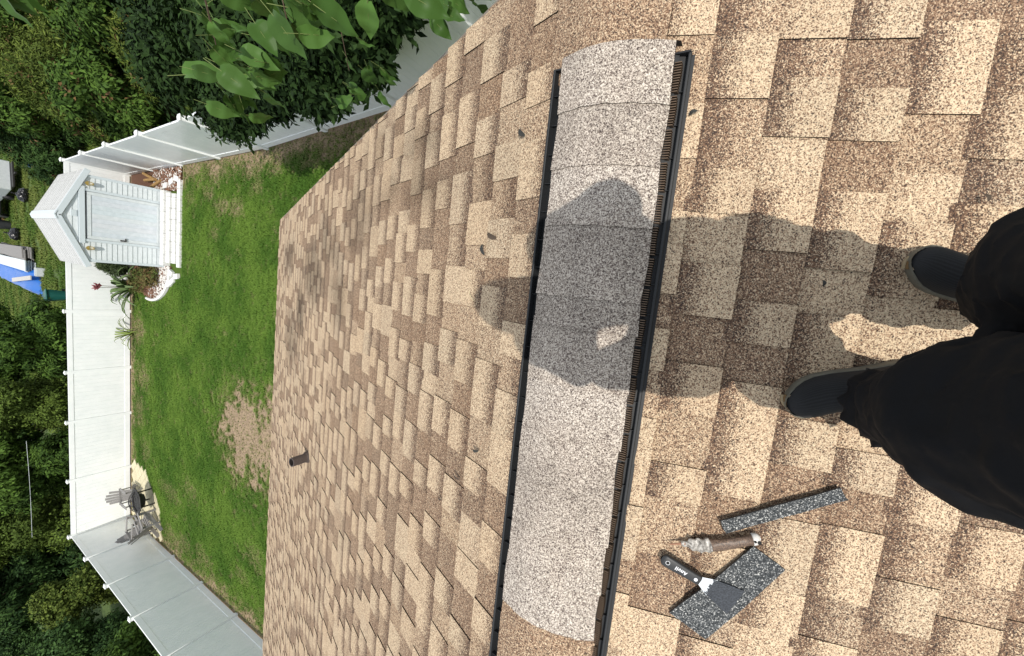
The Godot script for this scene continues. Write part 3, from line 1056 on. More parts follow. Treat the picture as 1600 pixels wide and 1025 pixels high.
		k.position = Vector3(p[0], 0.005, p[1]); k.rotation.y = p[2]
		tag(k, p[3], "block", "white blocks lying beside the shed steps")


# ---- patio, fire pit and chairs ----

const PATIO := [[-9.45, -22.45], [-9.55, -20.7], [-10.6, -19.15], [-11.95, -18.9], [-12.15, -22.5]]


func in_patio(x: float, z: float) -> bool:
	var inside := false
	var j := PATIO.size() - 1
	for i in PATIO.size():
		if (PATIO[i][1] > z) != (PATIO[j][1] > z) and x < (PATIO[j][0] - PATIO[i][0]) * (z - PATIO[i][1]) / (PATIO[j][1] - PATIO[i][1]) + PATIO[i][0]:
			inside = not inside
		j = i
	return inside


func build_patio() -> void:
	var o := thing("paver_patio", "cream diamond laid paver patio under the fire pit in the fence corner", "patio")
	o.set_meta("kind", "structure")
	var s := 0.305
	for i in range(-9, 10):
		for j in range(-9, 10):
			var x := -10.9 + (i + j) * s * 0.7071
			var z := -20.8 + (i - j) * s * 0.7071
			if not in_patio(x, z): continue
			var b := MB.new()
			var t := rnd(0.92, 1.04)
			b.box(Vector3(x, 0.028 + rnd(-0.004, 0.004), z), Vector3(s - 0.014, 0.05, s - 0.014), Basis(Vector3.UP, PI / 4 + rnd(-0.02, 0.02)) * Basis(Vector3.RIGHT, rnd(-0.01, 0.01)), Color(t, t, t), 0.006)
			put("paver", b.mesh(M.cream_paver), o)
	# fire pit
	var f := thing("fire_pit", "dark brown six sided metal fire pit with mesh lid between the chairs", "fire pit", Vector3(-10.35, 0.053, -20.0), 0.3)
	var b := MB.new()
	b.tube([Vector3(0, 0.22, 0), Vector3(0, 0.26, 0), Vector3(0, 0.46, 0), Vector3(0, 0.48, 0)], [0.12, 0.26, 0.40, 0.44], 6)
	put("bowl", b.mesh(M.dark_metal), f)
	var r := MB.new()
	for k in 6:
		var a0 := TAU * k / 6; var a1 := TAU * (k + 1) / 6
		r.bar(Vector3(cos(a0) * 0.50, 0.49, sin(a0) * 0.50), Vector3(cos(a1) * 0.50, 0.49, sin(a1) * 0.50), 0.16, 0.03, Vector3.UP, Color.WHITE, 0.006)
	put("rim", r.mesh(M.dark_metal), f)
	for k in 3:
		var a := TAU * k / 3 + 0.2
		var l := MB.new()
		l.bar(Vector3(cos(a) * 0.36, 0, sin(a) * 0.36), Vector3(cos(a) * 0.36, 0.47, sin(a) * 0.36), 0.05, 0.05)
		put("leg", l.mesh(M.dark_metal), f)
	var d := MB.new()
	for k in 12:
		var a := TAU * k / 12
		var pts := []; var rad := []
		for i in 6:
			var e := i / 5.0 * PI / 2
			pts.append(Vector3(cos(a) * cos(e) * 0.40, 0.505 + sin(e) * 0.2, sin(a) * cos(e) * 0.40)); rad.append(0.006)
		d.tube(pts, rad, 4)
	for i in 4:
		var e := i / 4.0 * PI / 2
		var pts := []; var rad := []
		for k in 13:
			var a := TAU * k / 12
			pts.append(Vector3(cos(a) * cos(e) * 0.40, 0.505 + sin(e) * 0.2, sin(a) * cos(e) * 0.40)); rad.append(0.006)
		d.tube(pts, rad, 4)
	put("mesh_lid", d.mesh(M.dark_metal), f)
	# chairs
	var c := thing("adirondack_chair", "weathered grey slatted garden chair with its back to the sunlit back fence", "chair", Vector3(-10.72, 0.055, -21.35), 0.12, "chairs round the fire pit")
	for k in 6:
		var sm := MB.new()
		sm.box(Vector3(0, 0.33 - 0.018 * k + 0.0, 0.30 - 0.092 * k), Vector3(0.52, 0.02, 0.082), Basis(Vector3.RIGHT, 0.19), Color.WHITE, 0.004)
		put("seat_slat", sm.mesh(M.grey_wood), c)
	for k in 5:
		var bm := MB.new()
		var x0 := (k - 2) * 0.088
		var x1 := (k - 2) * 0.118
		var top := 0.98 - 0.045 * absf(k - 2) * absf(k - 2) * 0.7
		bm.bar(Vector3(x0, 0.20, -0.20), Vector3(x1, top, -0.52), 0.084 + 0.012, 0.018, Vector3(0, 0.4, 0.9), Color.WHITE, 0.006)
		put("back_slat", bm.mesh(M.grey_wood), c)
	for sx in [-1.0, 1.0]:
		var am := MB.new()
		am.box(Vector3(sx * 0.33, 0.56, 0.05), Vector3(0.13, 0.022, 0.72), Basis.IDENTITY, Color.WHITE, 0.008)
		put("armrest", am.mesh(M.grey_wood), c)
		var lm := MB.new()
		lm.box(Vector3(sx * 0.295, 0.275, 0.33), Vector3(0.03, 0.55, 0.09), Basis.IDENTITY, Color.WHITE, 0.004)
		put("front_leg", lm.mesh(M.grey_wood), c)
		var rm := MB.new()
		rm.bar(Vector3(sx * 0.265, 0.30, 0.34), Vector3(sx * 0.265, 0.03, -0.62), 0.03, 0.12, Vector3.UP, Color.WHITE, 0.004)
		put("side_rail", rm.mesh(M.grey_wood), c)
		var pm := MB.new()
		pm.box(Vector3(sx * 0.30, 0.28, -0.27), Vector3(0.03, 0.54, 0.07), Basis.IDENTITY, Color.WHITE, 0.004)
		put("back_leg", pm.mesh(M.grey_wood), c)
	var cb := MB.new()
	cb.box(Vector3(0, 0.56, -0.335), Vector3(0.72, 0.07, 0.022), Basis.IDENTITY, Color.WHITE, 0.004)
	put("back_brace", cb.mesh(M.grey_wood), c)
	for s2 in [[Vector3(-11.75, 0.055, -20.55), 1.45, "weathered grey slatted garden chair backed against the shaded side fence corner"], [Vector3(-11.15, 0.055, -19.45), 2.5, "weathered grey slatted garden chair seen from behind, nearest the lawn by the fire pit"]]:
		var d2: Node3D = c.duplicate()
		d2.name = numbered("adirondack_chair")
		add_child(d2)
		d2.position = s2[0]; d2.rotation.y = s2[1]
		d2.set_meta("label", s2[2])


# ---- plants ----

func leaf_mesh(len: float, wid: float, fold: float, bend: float, m: Material) -> ArrayMesh:
	# one folded leaf along +z from its stalk
	var b := MB.new()
	var st := [[0.0, 0.06], [0.22, 0.82], [0.5, 1.0], [0.78, 0.6], [1.0, 0.02]]
	var rows := []
	for s in st:
		var z: float = s[0] * len
		var hw: float = s[1] * wid * 0.5
		var y: float = -bend * len * s[0] * s[0]
		rows.append([Vector3(-hw, y + fold * hw, z), Vector3(0, y, z), Vector3(hw, y + fold * hw, z)])
	b.sheet(rows, Color.WHITE, [], false, true)
	return b.mesh(m)


func spray_mesh(n: int, len: float, wid: float, spread: float, m: Material, seed_: int) -> ArrayMesh:
	# a small twig with several leaves: 2 triangles each half leaf
	var r := RandomNumberGenerator.new()
	r.seed = seed_
	var b := MB.new()
	for i in n:
		var a := r.randf() * TAU
		var el := r.randf_range(-0.5, 0.9)
		var d := Vector3(cos(a) * cos(el), sin(el), sin(a) * cos(el))
		var p := Vector3(r.randf_range(-1, 1), r.randf_range(-0.7, 0.7), r.randf_range(-1, 1)) * spread
		var x := d.cross(Vector3(r.randf_range(-0.4, 0.4), 1, r.randf_range(-0.4, 0.4))).normalized()
		var up := x.cross(d).normalized()
		if up.y < 0: up = -up
		var l := len * r.randf_range(0.75, 1.2)
		var hw := wid * 0.5 * r.randf_range(0.8, 1.15)
		var t := r.randf_range(0.75, 1.2)
		var col := Color(t, t, t * r.randf_range(0.8, 1.0))
		var m1 := p + d * l * 0.5 - up * l * 0.02
		var e := p + d * l - up * l * 0.12
		b.quad(p, m1 + x * hw + up * hw * 0.2, e, m1 - x * hw + up * hw * 0.2, up, col)
	return b.mesh(m)


# crown of leaf sprays on lumpy clusters; cl = [centre, radii, share]
func crown(parent: Node3D, clusters: Array, count: int, spray: Mesh, c0: Color, c1: Color, scale0: float, dead := 0.0) -> void:
	var buf := PackedFloat32Array()
	var total := 0.0
	for cl in clusters: total += cl[2]
	for cl in clusters:
		var n := int(count * cl[2] / total)
		var ctr: Vector3 = cl[0]
		var rad: Vector3 = cl[1]
		var tint := rnd(-0.25, 0.25)
		for i in n:
			var d := Vector3(rng.randfn(), rng.randfn(), rng.randfn()).normalized()
			var lump := 0.80 + 0.38 * noise.get_noise_3d((ctr.x + d.x) * 150.0, (ctr.y + d.y) * 150.0, (ctr.z + d.z) * 150.0)
			var rr := (0.55 + 0.5 * pow(rng.randf(), 0.45)) * lump
			if d.y < -0.25: rr *= 0.8
			var p := ctr + d * rad * rr
			if p.y < 0.05: continue
			var up := (d + Vector3(rnd(-0.5, 0.5), rnd(0.0, 0.9), rnd(-0.5, 0.5))).normalized()
			var x := up.cross(Vector3(rnd(-1, 1), rnd(-1, 1), rnd(-1, 1)))
			if x.length() < 0.05: continue
			x = x.normalized()
			var s := scale0 * rnd(0.6, 1.5)
			var bs := Basis(x, up, x.cross(up)).scaled_local(Vector3.ONE * s)
			var t := clampf(rng.randf() * 0.75 + tint + 0.25 * noise.get_noise_3d(p.x * 60.0, p.y * 60.0, p.z * 60.0), 0, 1)
			var c := c0.lerp(c1, t)
			if rng.randf() < dead: c = Color(0.16, 0.10, 0.05)
			push(buf, bs, p, c)
	many("crown", spray, buf, parent)


func tree(called: String, label: String, cat: String, group: String, at: Vector3, h: float, r: float, count: int, spray: Mesh, c0: Color, c1: Color, scale0 := 1.0, nclus := 9, low := 0.25, dead := 0.0) -> Node3D:
	var o := thing(called, label, cat, at, 0.0, group)
	var tr := MB.new()
	var lean := Vector3(rnd(-0.3, 0.3), 0, rnd(-0.3, 0.3))
	tr.tube([Vector3(0, -0.05, 0), lean * 0.3 + Vector3(0, h * 0.25, 0), lean + Vector3(0, h * 0.55, 0)], [0.05 + h * 0.022, 0.03 + h * 0.018, h * 0.011], 8)
	var clusters := []
	for k in nclus:
		var a := TAU * k / nclus + rnd(-0.4, 0.4)
		var y := h * rnd(low, 0.86)
		var rr := r * rnd(0.35, 0.72) * (1.0 - 0.35 * y / h)
		var c := Vector3(cos(a) * rr, y, sin(a) * rr)
		var cr := r * rnd(0.34, 0.55)
		clusters.append([c, Vector3(cr, cr * rnd(0.7, 0.95), cr), cr * cr])
		tr.tube([lean * 0.6 + Vector3(0, h * 0.4 * y / h + 0.2, 0), c * 0.6 + Vector3(0, h * 0.1, 0) * 0.3, c], [h * 0.009, h * 0.006, 0.012], 5)
	clusters.append([Vector3(0, h * 0.8, 0) + lean * 0.5, Vector3(r * 0.5, h * 0.2, r * 0.5), r * r * 0.3])
	clusters.append([Vector3(0, h * 0.45, 0), Vector3(r * 0.6, h * 0.3, r * 0.6), r * r * 0.35])
	put("trunk", tr.mesh(M.bark), o)
	crown(o, clusters, count, spray, c0, c1, scale0, dead)
	return o


func strap_plant(called: String, label: String, at: Vector3, n: int, len: float, w: float, c: Color, flower: bool) -> void:
	var o := thing(called, label, "plant", at)
	for k in n:
		var a := TAU * k / n + rnd(-0.25, 0.25)
		var lift := rnd(0.5, 1.25)
		var l := len * rnd(0.7, 1.1)
		var d := Vector3(cos(a), 0, sin(a))
		var side := Vector3(-d.z, 0, d.x)
		var rows := []
		for i in 8:
			var t := i / 7.0
			var p := d * (l * t * cos(lift) + 0.02) + Vector3(0, maxf(0.02, l * (sin(lift) * t - 0.55 * t * t * t)), 0)
			var hw := w * 0.5 * (1.0 - t * t * t) * (0.7 + 0.6 * t)
			rows.append([p - side * hw + Vector3(0, hw * 0.5, 0), p, p + side * hw + Vector3(0, hw * 0.5, 0)])
		var b := MB.new()
		var t2 := rnd(0.8, 1.2)
		b.sheet(rows, Color(c.r * t2, c.g * t2, c.b * t2))
		put("leaf", b.mesh(M.bigleaf), o)
	if flower:
		for k in 2:
			var s := MB.new()
			var top := Vector3(0.08 * k - 0.05, 1.12 - 0.05 * k, 0.06)
			s.tube([Vector3(0, 0.05, 0), top * 0.6, top], [0.014, 0.012, 0.010], 6, Color(0.18, 0.16, 0.12))
			var st := put("flower_stalk", s.mesh(M.chip), o)
			for q in 9:
				var f := MB.new()
				var a := q * 2.4
				var e := Vector3(cos(a) * 0.11, 0.02 + 0.022 * q, sin(a) * 0.11)
				f.tube([top + Vector3(0, 0.018 * q - 0.05, 0), top + e * 0.6 + Vector3(0, 0.02, 0), top + e], [0.012, 0.03, 0.006], 6, Color(0.34, 0.10, 0.11))
				put("flower", f.mesh(M.chip), st)


func build_beds() -> void:
	var b := MB.new()
	var ring := []
	for k in 17:
		var a := PI * 0.5 + PI * k / 16.0
		ring.append(Vector3(-0.62 + cos(a) * 1.42, 0.03, -20.25 + sin(a) * -2.0))
	for k in 16:
		b.tri(Vector3(-0.62, 0.05, -20.25), ring[k], ring[k + 1], Vector3.UP)
	b.quad(Vector3(2.1, 0.02, -22.6), Vector3(2.9, 0.02, -22.6), Vector3(2.9, 0.02, -17.4), Vector3(2.1, 0.02, -17.4), Vector3.UP)
	struct("mulch", b.mesh(M.mulch))
	# scattered bark and white stone chips
	var cm := MB.new()
	cm.box(Vector3.ZERO, Vector3(0.07, 0.02, 0.035), Basis.IDENTITY, Color.WHITE, 0.004)
	var chip := cm.mesh(M.chip)
	var buf := PackedFloat32Array()
	for i in 3400:
		var x: float; var z: float
		var side := rng.randf() < 0.35
		if side:
			x = rnd(2.12, 2.9); z = rnd(-20.0, -17.4)
		else:
			var a := PI * 0.5 + PI * rng.randf()
			var q := sqrt(rng.randf())
			x = -0.62 + cos(a) * 1.38 * q; z = -20.25 - sin(a) * 1.95 * q
		var white: bool = rng.randf() < (0.25 if side else clampf((z + 20.6) * 0.5, 0.04, 0.85))
		var c := Color(0.66, 0.64, 0.60) * rnd(0.8, 1.1) if white else Color(0.15, 0.075, 0.045) * rnd(0.6, 1.7)
		push(buf, Basis.from_euler(Vector3(rnd(-0.5, 0.5), rnd(0, TAU), rnd(-0.5, 0.5))).scaled_local(Vector3.ONE * rnd(0.6, 1.4)), Vector3(x, 0.055, z), c)
	var o := many("bark_chips", chip, buf)
	tag(o, "reddish bark and white stone chips in the beds beside the shed", "mulch")
	var ed := thing("bed_edging", "curved white stone edging round the flower bed beside the shed", "edging")
	for k in 20:
		var a := PI * 0.56 + PI * 0.42 * k / 19.0 * 1.15
		var e := MB.new()
		e.box(Vector3(-0.62 + cos(a) * 1.44, 0.06, -20.25 - sin(a) * -2.02), Vector3(0.17, 0.14, 0.10), Basis(Vector3.UP, -a + PI / 2 + PI) , Color.WHITE, 0.03)
		put("edging_stone", e.mesh(M.white_block), ed)
	strap_plant("bromeliad", "large strap leaved bromeliad with two red flower heads against the back fence", Vector3(-1.75, 0.03, -22.0), 26, 1.65, 0.15, Color(0.11, 0.16, 0.065), true)
	strap_plant("agave", "thin leaved green yellow plant at the foot of the back fence", Vector3(-3.75, 0.02, -22.35), 17, 1.15, 0.06, Color(0.16, 0.21, 0.05), false)
	var sp := spray_mesh(8, 0.05, 0.022, 0.05, M.leaf, 71)
	var bush := thing("low_bush", "low olive and russet bush on the mulch beside the shed wall", "bush", Vector3(-1.15, 0.03, -20.7))
	crown(bush, [[Vector3(0, 0.2, 0.5), Vector3(0.55, 0.25, 0.8), 1.0], [Vector3(-0.3, 0.2, -0.5), Vector3(0.6, 0.3, 0.8), 1.0], [Vector3(0.1, 0.12, 1.1), Vector3(0.5, 0.14, 0.5), 0.5]], 750, sp, Color(0.10, 0.14, 0.04), Color(0.25, 0.14, 0.08), 1.35, 0.15)
	var b2 := thing("leafy_shrub", "small grey green shrub between the shed corner and the back fence", "shrub", Vector3(-1.0, 0.03, -22.1))
	crown(b2, [[Vector3(0, 0.55, 0), Vector3(0.38, 0.55, 0.35), 1.0], [Vector3(0.1, 0.95, 0), Vector3(0.25, 0.25, 0.25), 0.5]], 1400, sp, Color(0.06, 0.09, 0.04), Color(0.14, 0.18, 0.09), 1.0)
	for k in 3:
		var lg := MB.new()
		lg.tube([Vector3(0, 0, -0.55), Vector3(0, 0.004, 0), Vector3(0, 0, 0.55)], [0.055, 0.06, 0.055], 10)
		var l := put("log", lg.mesh(M.wood))
		l.position = Vector3(2.38 + 0.17 * k, 0.085 + (0.05 if k == 1 else 0.0), -19.7 - 0.35 * k)
		l.rotation.y = 0.2 - 0.22 * k
		tag(l, ["sawn yellow log nearest the shed wall in the side bed", "sawn yellow log lying between two others beside the shed", "sawn yellow log nearest the side fence behind the shed"][k], "log", "sawn logs beside the shed")


func build_trees() -> void:
	var small := spray_mesh(9, 0.115, 0.052, 0.13, M.leaf, 51)
	var small2 := spray_mesh(10, 0.095, 0.060, 0.12, M.leaf, 52)
	var dark := spray_mesh(7, 0.10, 0.044, 0.085, M.leaf, 53)
	var fine := spray_mesh(14, 0.12, 0.03, 0.16, M.leaf, 54)
	var G0 := Color(0.030, 0.062, 0.013); var G1 := Color(0.110, 0.195, 0.036)
	var Y0 := Color(0.050, 0.080, 0.016); var Y1 := Color(0.180, 0.230, 0.048)
	var D0 := Color(0.018, 0.042, 0.014); var D1 := Color(0.066, 0.128, 0.034)
	var hg := "hedge trees behind the back fence"
	var lab := ["dark green leafy tree behind the back fence right beside the blue tarp", "dense mid green tree behind the third back fence panel from the shed", "olive green tree behind the middle of the back fence, left of the tarp gap", "tall dark tree behind the back fence near the fire pit chairs", "broad dark tree behind the corner where the fences meet"]
	var spec := [[-4.6, -24.9, 4.0, 1.7, 0], [-7.3, -25.6, 4.8, 2.1, 1], [-9.9, -25.4, 4.7, 2.1, 0], [-12.6, -25.8, 5.2, 2.2, 1], [-15.4, -25.2, 5.2, 2.4, 2]]
	for i in spec.size():
		var s: Array = spec[i]
		var c0: Color = [G0, Y0, D0][s[4]]
		var c1: Color = [G1, Y1.lerp(G1, 0.5), D1][s[4]]
		tree("hedge_tree", lab[i], "tree", hg, Vector3(s[0], 0, s[1]), s[2], s[3], 5200, small if i % 2 == 0 else small2, c0, c1, 1.0, 10, 0.12)
	# second row behind
	for s in [[-6.2, -31.0, 6.0, 2.8, 0, "dark tree standing behind the hedge just left of the tarp pile"], [-10.5, -32.0, 6.5, 3.0, 2, "tall dark tree in the second row behind the back fence middle"], [-15.5, -32.0, 7.0, 3.2, 0, "tall green tree in the second row behind the fence corner"], [-21.5, -33.0, 7.0, 3.6, 2, "large dark tree far behind the fence corner at the picture corner"], [-8.0, -40.0, 8.0, 4.0, 0, "tall tree farthest back beyond the blue tarp pile"], [-16.0, -42.0, 9.0, 4.5, 2, "tall tree farthest back behind the hedge, dark crown"], [-26.0, -42.0, 9.0, 5.0, 0, "broad far tree behind the dark tree at the corner"]]:
		tree("background_tree", s[5], "tree", "trees beyond the back fence", Vector3(s[0], 0, s[1]), s[2], s[3], 4200, small, [G0, Y0, D0][s[4]], [G1, Y1, D1][s[4]], 1.45, 9, 0.12)
	# left side, beyond the shaded fence
	for s in [[-14.3, -21.6, 3.2, 1.5, 1, "yellow green bush over the shaded side fence near the corner"], [-15.0, -18.6, 3.4, 1.9, 2, "dark dense tree over the shaded side fence, second from the corner"], [-13.9, -15.6, 2.75, 1.55, 0, "leafy green tree reaching over the shaded side fence top"], [-14.6, -12.6, 3.3, 2.0, 2, "dark tree over the nearest part of the shaded side fence"], [-18.0, -22.0, 4.6, 2.6, 2, "dark tree standing behind the bush at the fence corner"], [-18.5, -17.0, 4.5, 2.6, 0, "green tree in the second row beyond the shaded side fence"], [-22.5, -26.5, 5.5, 3.2, 2, "wide dark tree at the far end beyond the shaded fence"]]:
		tree("side_tree", s[5], "tree", "trees beyond the shaded side fence", Vector3(s[0], 0, s[1]), s[2], s[3], 4600, small2 if s[4] else small, [G0, Y0, D0][s[4]], [G1, Y1, D1][s[4]], 0.95, 9, 0.18)
	# right side
	for s in [[5.3, -24.5, 4.1, 1.9, 0, "green tree leaning over the side fence behind the shed"], [5.4, -20.2, 3.7, 2.0, 1, "olive green tree above the side fence beside the shed roof"], [8.6, -27.5, 5.2, 2.8, 0, "tall green tree behind the tree that leans over the shed"], [9.0, -21.5, 4.8, 2.7, 1, "mixed olive tree in the second row beyond the side fence"], [6.9, -16.2, 3.6, 2.0, 0, "bushy green tree next to the grey stair railing"], [10.4, -16.8, 4.6, 2.6, 1, "light olive tree at the picture edge above the railing"], [8.2, -12.4, 3.9, 2.2, 0, "mid green bush between the railing and the dark leaved tree"], [12.5, -31.0, 7.0, 3.6, 1, "tall tree at the far picture corner beyond the side fence"], [5.8, -33.0, 5.5, 2.6, 0, "tree beyond the back fence on the far side of the white trailer"], [12.0, -24.0, 5.5, 3.0, 2, "dark tree farthest out along the side fence"], [4.7, -29.8, 4.2, 2.2, 2, "dark tree beyond the back fence just above the blue barrel"], [4.3, -56.0, 6.5, 3.0, 2, "dark tree farthest back, past the white trailer"], [0.2, -62.0, 7.0, 3.4, 0, "broad tree at the far end of the open grass past the dark bin"], [7.0, -40.0, 6.0, 3.4, 2, "tall tree in the back behind the white trailer"], [6.4, -35.0, 5.0, 2.4, 1, "olive tree between the blue barrel and the white trailer"], [4.5, -17.6, 3.0, 1.5, 0, "low green bush just over the side fence between the shed and the railing"], [5.5, -14.9, 2.3, 1.4, 1, "twiggy brown green bush right behind the grey stair railing"], [6.0, -11.3, 3.0, 1.7, 2, "dark bush on the near side of the stair railing"], [4.3, -10.6, 2.4, 1.1, 0, "small green bush touching the side fence by the big leaved branch"], [7.2, -19.0, 3.4, 1.9, 1, "olive bush in the gap behind the low bush at the side fence"], [9.5, -13.5, 3.8, 2.4, 2, "dark tree at the picture edge, nearest beyond the side fence"]]:
		tree("yard_tree", s[5], "tree", "trees beyond the shed side fence", Vector3(s[0], 0, s[1]), s[2], s[3], 5200, fine if s[4] == 1 else small, [G0, Y0, D0][s[4]], [G1, Y1, D1][s[4]], 1.0, 10, 0.15, 0.05)
	# dark leaved tree hanging over the near fence; leaf colour deepened to imitate shade
	var nt := thing("glossy_tree", "dark glossy leaved tree hanging over the near part of the side fence", "tree", Vector3(4.9, 0, -7.0))
	var tm := MB.new()
	tm.tube([Vector3(0, 0, 0), Vector3(0.1, 1.2, 0.1), Vector3(-0.2, 2.2, 0.2)], [0.11, 0.09, 0.04], 8)
	tm.tube([Vector3(0.1, 1.2, 0.1), Vector3(-0.7, 2.0, 0.8), Vector3(-1.6, 2.4, 1.2)], [0.06, 0.04, 0.015], 6)
	tm.tube([Vector3(0.1, 1.3, 0.1), Vector3(-0.6, 2.0, -1.0), Vector3(-1.3, 2.3, -1.8)], [0.06, 0.04, 0.015], 6)
	put("trunk", tm.mesh(M.bark), nt)
	crown(nt, [[Vector3(-1.95, 2.1, -0.7), Vector3(0.65, 0.6, 0.9), 1.0], [Vector3(-1.95, 2.35, 0.7), Vector3(0.65, 0.6, 0.9), 1.0], [Vector3(-1.75, 2.6, 1.9), Vector3(0.6, 0.5, 0.8), 0.8], [Vector3(-1.9, 2.2, 2.0), Vector3(0.5, 0.5, 0.6), 0.8], [Vector3(-2.2, 2.2, 1.2), Vector3(0.5, 0.5, 0.6), 0.8], [Vector3(-1.75, 1.85, 1.6), Vector3(0.45, 0.45, 0.5), 0.6], [Vector3(-1.6, 2.35, 2.8), Vector3(0.4, 0.4, 0.5), 0.5], [Vector3(-2.05, 2.0, -1.9), Vector3(0.65, 0.55, 0.9), 1.0], [Vector3(-1.3, 2.8, -0.3), Vector3(0.9, 0.6, 1.5), 1.3], [Vector3(-1.2, 2.8, 2.0), Vector3(0.8, 0.6, 1.0), 0.8], [Vector3(-1.3, 2.5, -2.9), Vector3(0.9, 0.8, 1.2), 1.0], [Vector3(-0.4, 2.4, 0.5), Vector3(1.0, 0.9, 2.2), 1.0], [Vector3(-0.6, 2.2, -3.8), Vector3(1.0, 1.0, 1.1), 0.9]], 13000, dark, Color(0.010, 0.022, 0.007), Color(0.036, 0.072, 0.017), 1.25)
	build_overhang()


func big_leaf(len: float, wid: float, t: float, droop: float) -> ArrayMesh:
	# heart shaped blade with a raised fold along the midrib
	var b := MB.new()
	var st := [[-0.06, 0.30], [0.03, 0.62], [0.14, 0.90], [0.28, 1.0], [0.44, 0.93], [0.60, 0.72], [0.76, 0.44], [0.90, 0.18], [1.0, 0.01]]
	var rows := []
	for s in st:
		var z: float = s[0] * len
		var hw: float = s[1] * wid * 0.5
		var y: float = -droop * len * s[0] * s[0] + 0.006 * sin(s[0] * 14.0)
		rows.append([Vector3(-hw, y + 0.30 * hw, z - 0.05 * len * (0.5 if s[0] < 0.1 else 0.0)), Vector3(-hw * 0.5, y + 0.22 * hw, z), Vector3(0, y, z), Vector3(hw * 0.5, y + 0.22 * hw, z), Vector3(hw, y + 0.30 * hw, z - 0.05 * len * (0.5 if s[0] < 0.1 else 0.0))])
	b.sheet(rows, Color(t * 0.052, t * 0.108, t * 0.024), [], false, true)
	b.tube([Vector3(0, 0.012, -0.42 * len), Vector3(0, 0.0, 0.0), Vector3(0, -droop * len * 0.25 - 0.001, len * 0.5)], [0.0014, 0.0014, 0.0007], 5, Color(0.16, 0.20, 0.07))
	return b.mesh(M.bigleaf)


func build_overhang() -> void:
	var o := thing("overhanging_tree", "big leaved tree whose heart shaped leaves hang in beside the roof edge", "tree", Vector3(4.6, 0, -0.9))
	var kinds := []
	for k in 8:
		kinds.append(big_leaf(0.135, 0.090, 0.8 + 0.07 * k, 0.12 + 0.05 * (k % 4)))
	var w := func(p: Vector3) -> Vector3: return p - o.position
	var tm := MB.new()
	tm.tube([Vector3(0, 0, 0), Vector3(-0.1, 2.5, 0.1), Vector3(-0.4, 4.4, 0.0), Vector3(-0.9, 5.6, -0.2)], [0.14, 0.12, 0.09, 0.06], 10)
	put("trunk", tm.mesh(M.bark), o)
	# twigs: each ends in a cluster of leaves  [end, count, spread, scale]
	var root: Vector3 = w.call(Vector3(3.7, 5.55, -1.1))
	var cl := [[Vector3(0.88, 4.92, -2.02), 26, 0.18, 1.05], [Vector3(0.77, 4.84, -2.12), 10, 0.13, 0.95], [Vector3(1.18, 4.84, -2.40), 5, 0.09, 0.9], [Vector3(0.84, 5.02, -1.44), 6, 0.10, 1.0], [Vector3(0.80, 5.02, -1.28), 4, 0.07, 1.15], [Vector3(0.76, 4.97, -1.37), 3, 0.05, 1.1], [Vector3(0.80, 4.93, -0.99), 4, 0.07, 1.0], [Vector3(1.08, 4.28, -2.05), 14, 0.17, 0.9], [Vector3(1.32, 4.33, -1.33), 12, 0.14, 0.95], [Vector3(0.98, 5.40, -2.75), 3, 0.05, 1.2], [Vector3(1.55, 4.75, -1.7), 14, 0.3, 1.0], [Vector3(1.9, 4.9, -2.6), 16, 0.4, 1.0]]
	for c in cl:
		var e: Vector3 = w.call(EYE + (c[0] - EYE) * 1.25)
		var t := MB.new()
		var m1 := root.lerp(e, 0.5) + Vector3(0, 0.25, 0.0)
		var m2 := root.lerp(e, 0.85) + Vector3(0, 0.12, 0.02)
		t.tube([root, m1, m2, e + Vector3(0, 0.03, 0)], [0.022, 0.010, 0.0035, 0.002], 6)
		put("twig", t.mesh(M.bark), o)
		for i in c[1]:
			var d := Vector3(rnd(-1.0, 0.7), rnd(-1.5, -0.15), rnd(-1, 1)).normalized()
			var p: Vector3 = e + Vector3(rnd(-1, 1), rnd(-0.9, 0.5), rnd(-1, 1)) * c[2] * 1.25
			var lf := put("leaf", kinds[rng.randi() % 8], o)
			var up := (Vector3(rnd(-0.9, 0.9), 1, rnd(-0.9, 0.9))).normalized()
			var x := up.cross(d).normalized()
			lf.transform = Transform3D(Basis(x, d.cross(x).normalized(), d).scaled_local(Vector3.ONE * c[3] * rnd(0.85, 1.3)), p)


# ---- bodies as smooth fields, meshed by surface nets ----

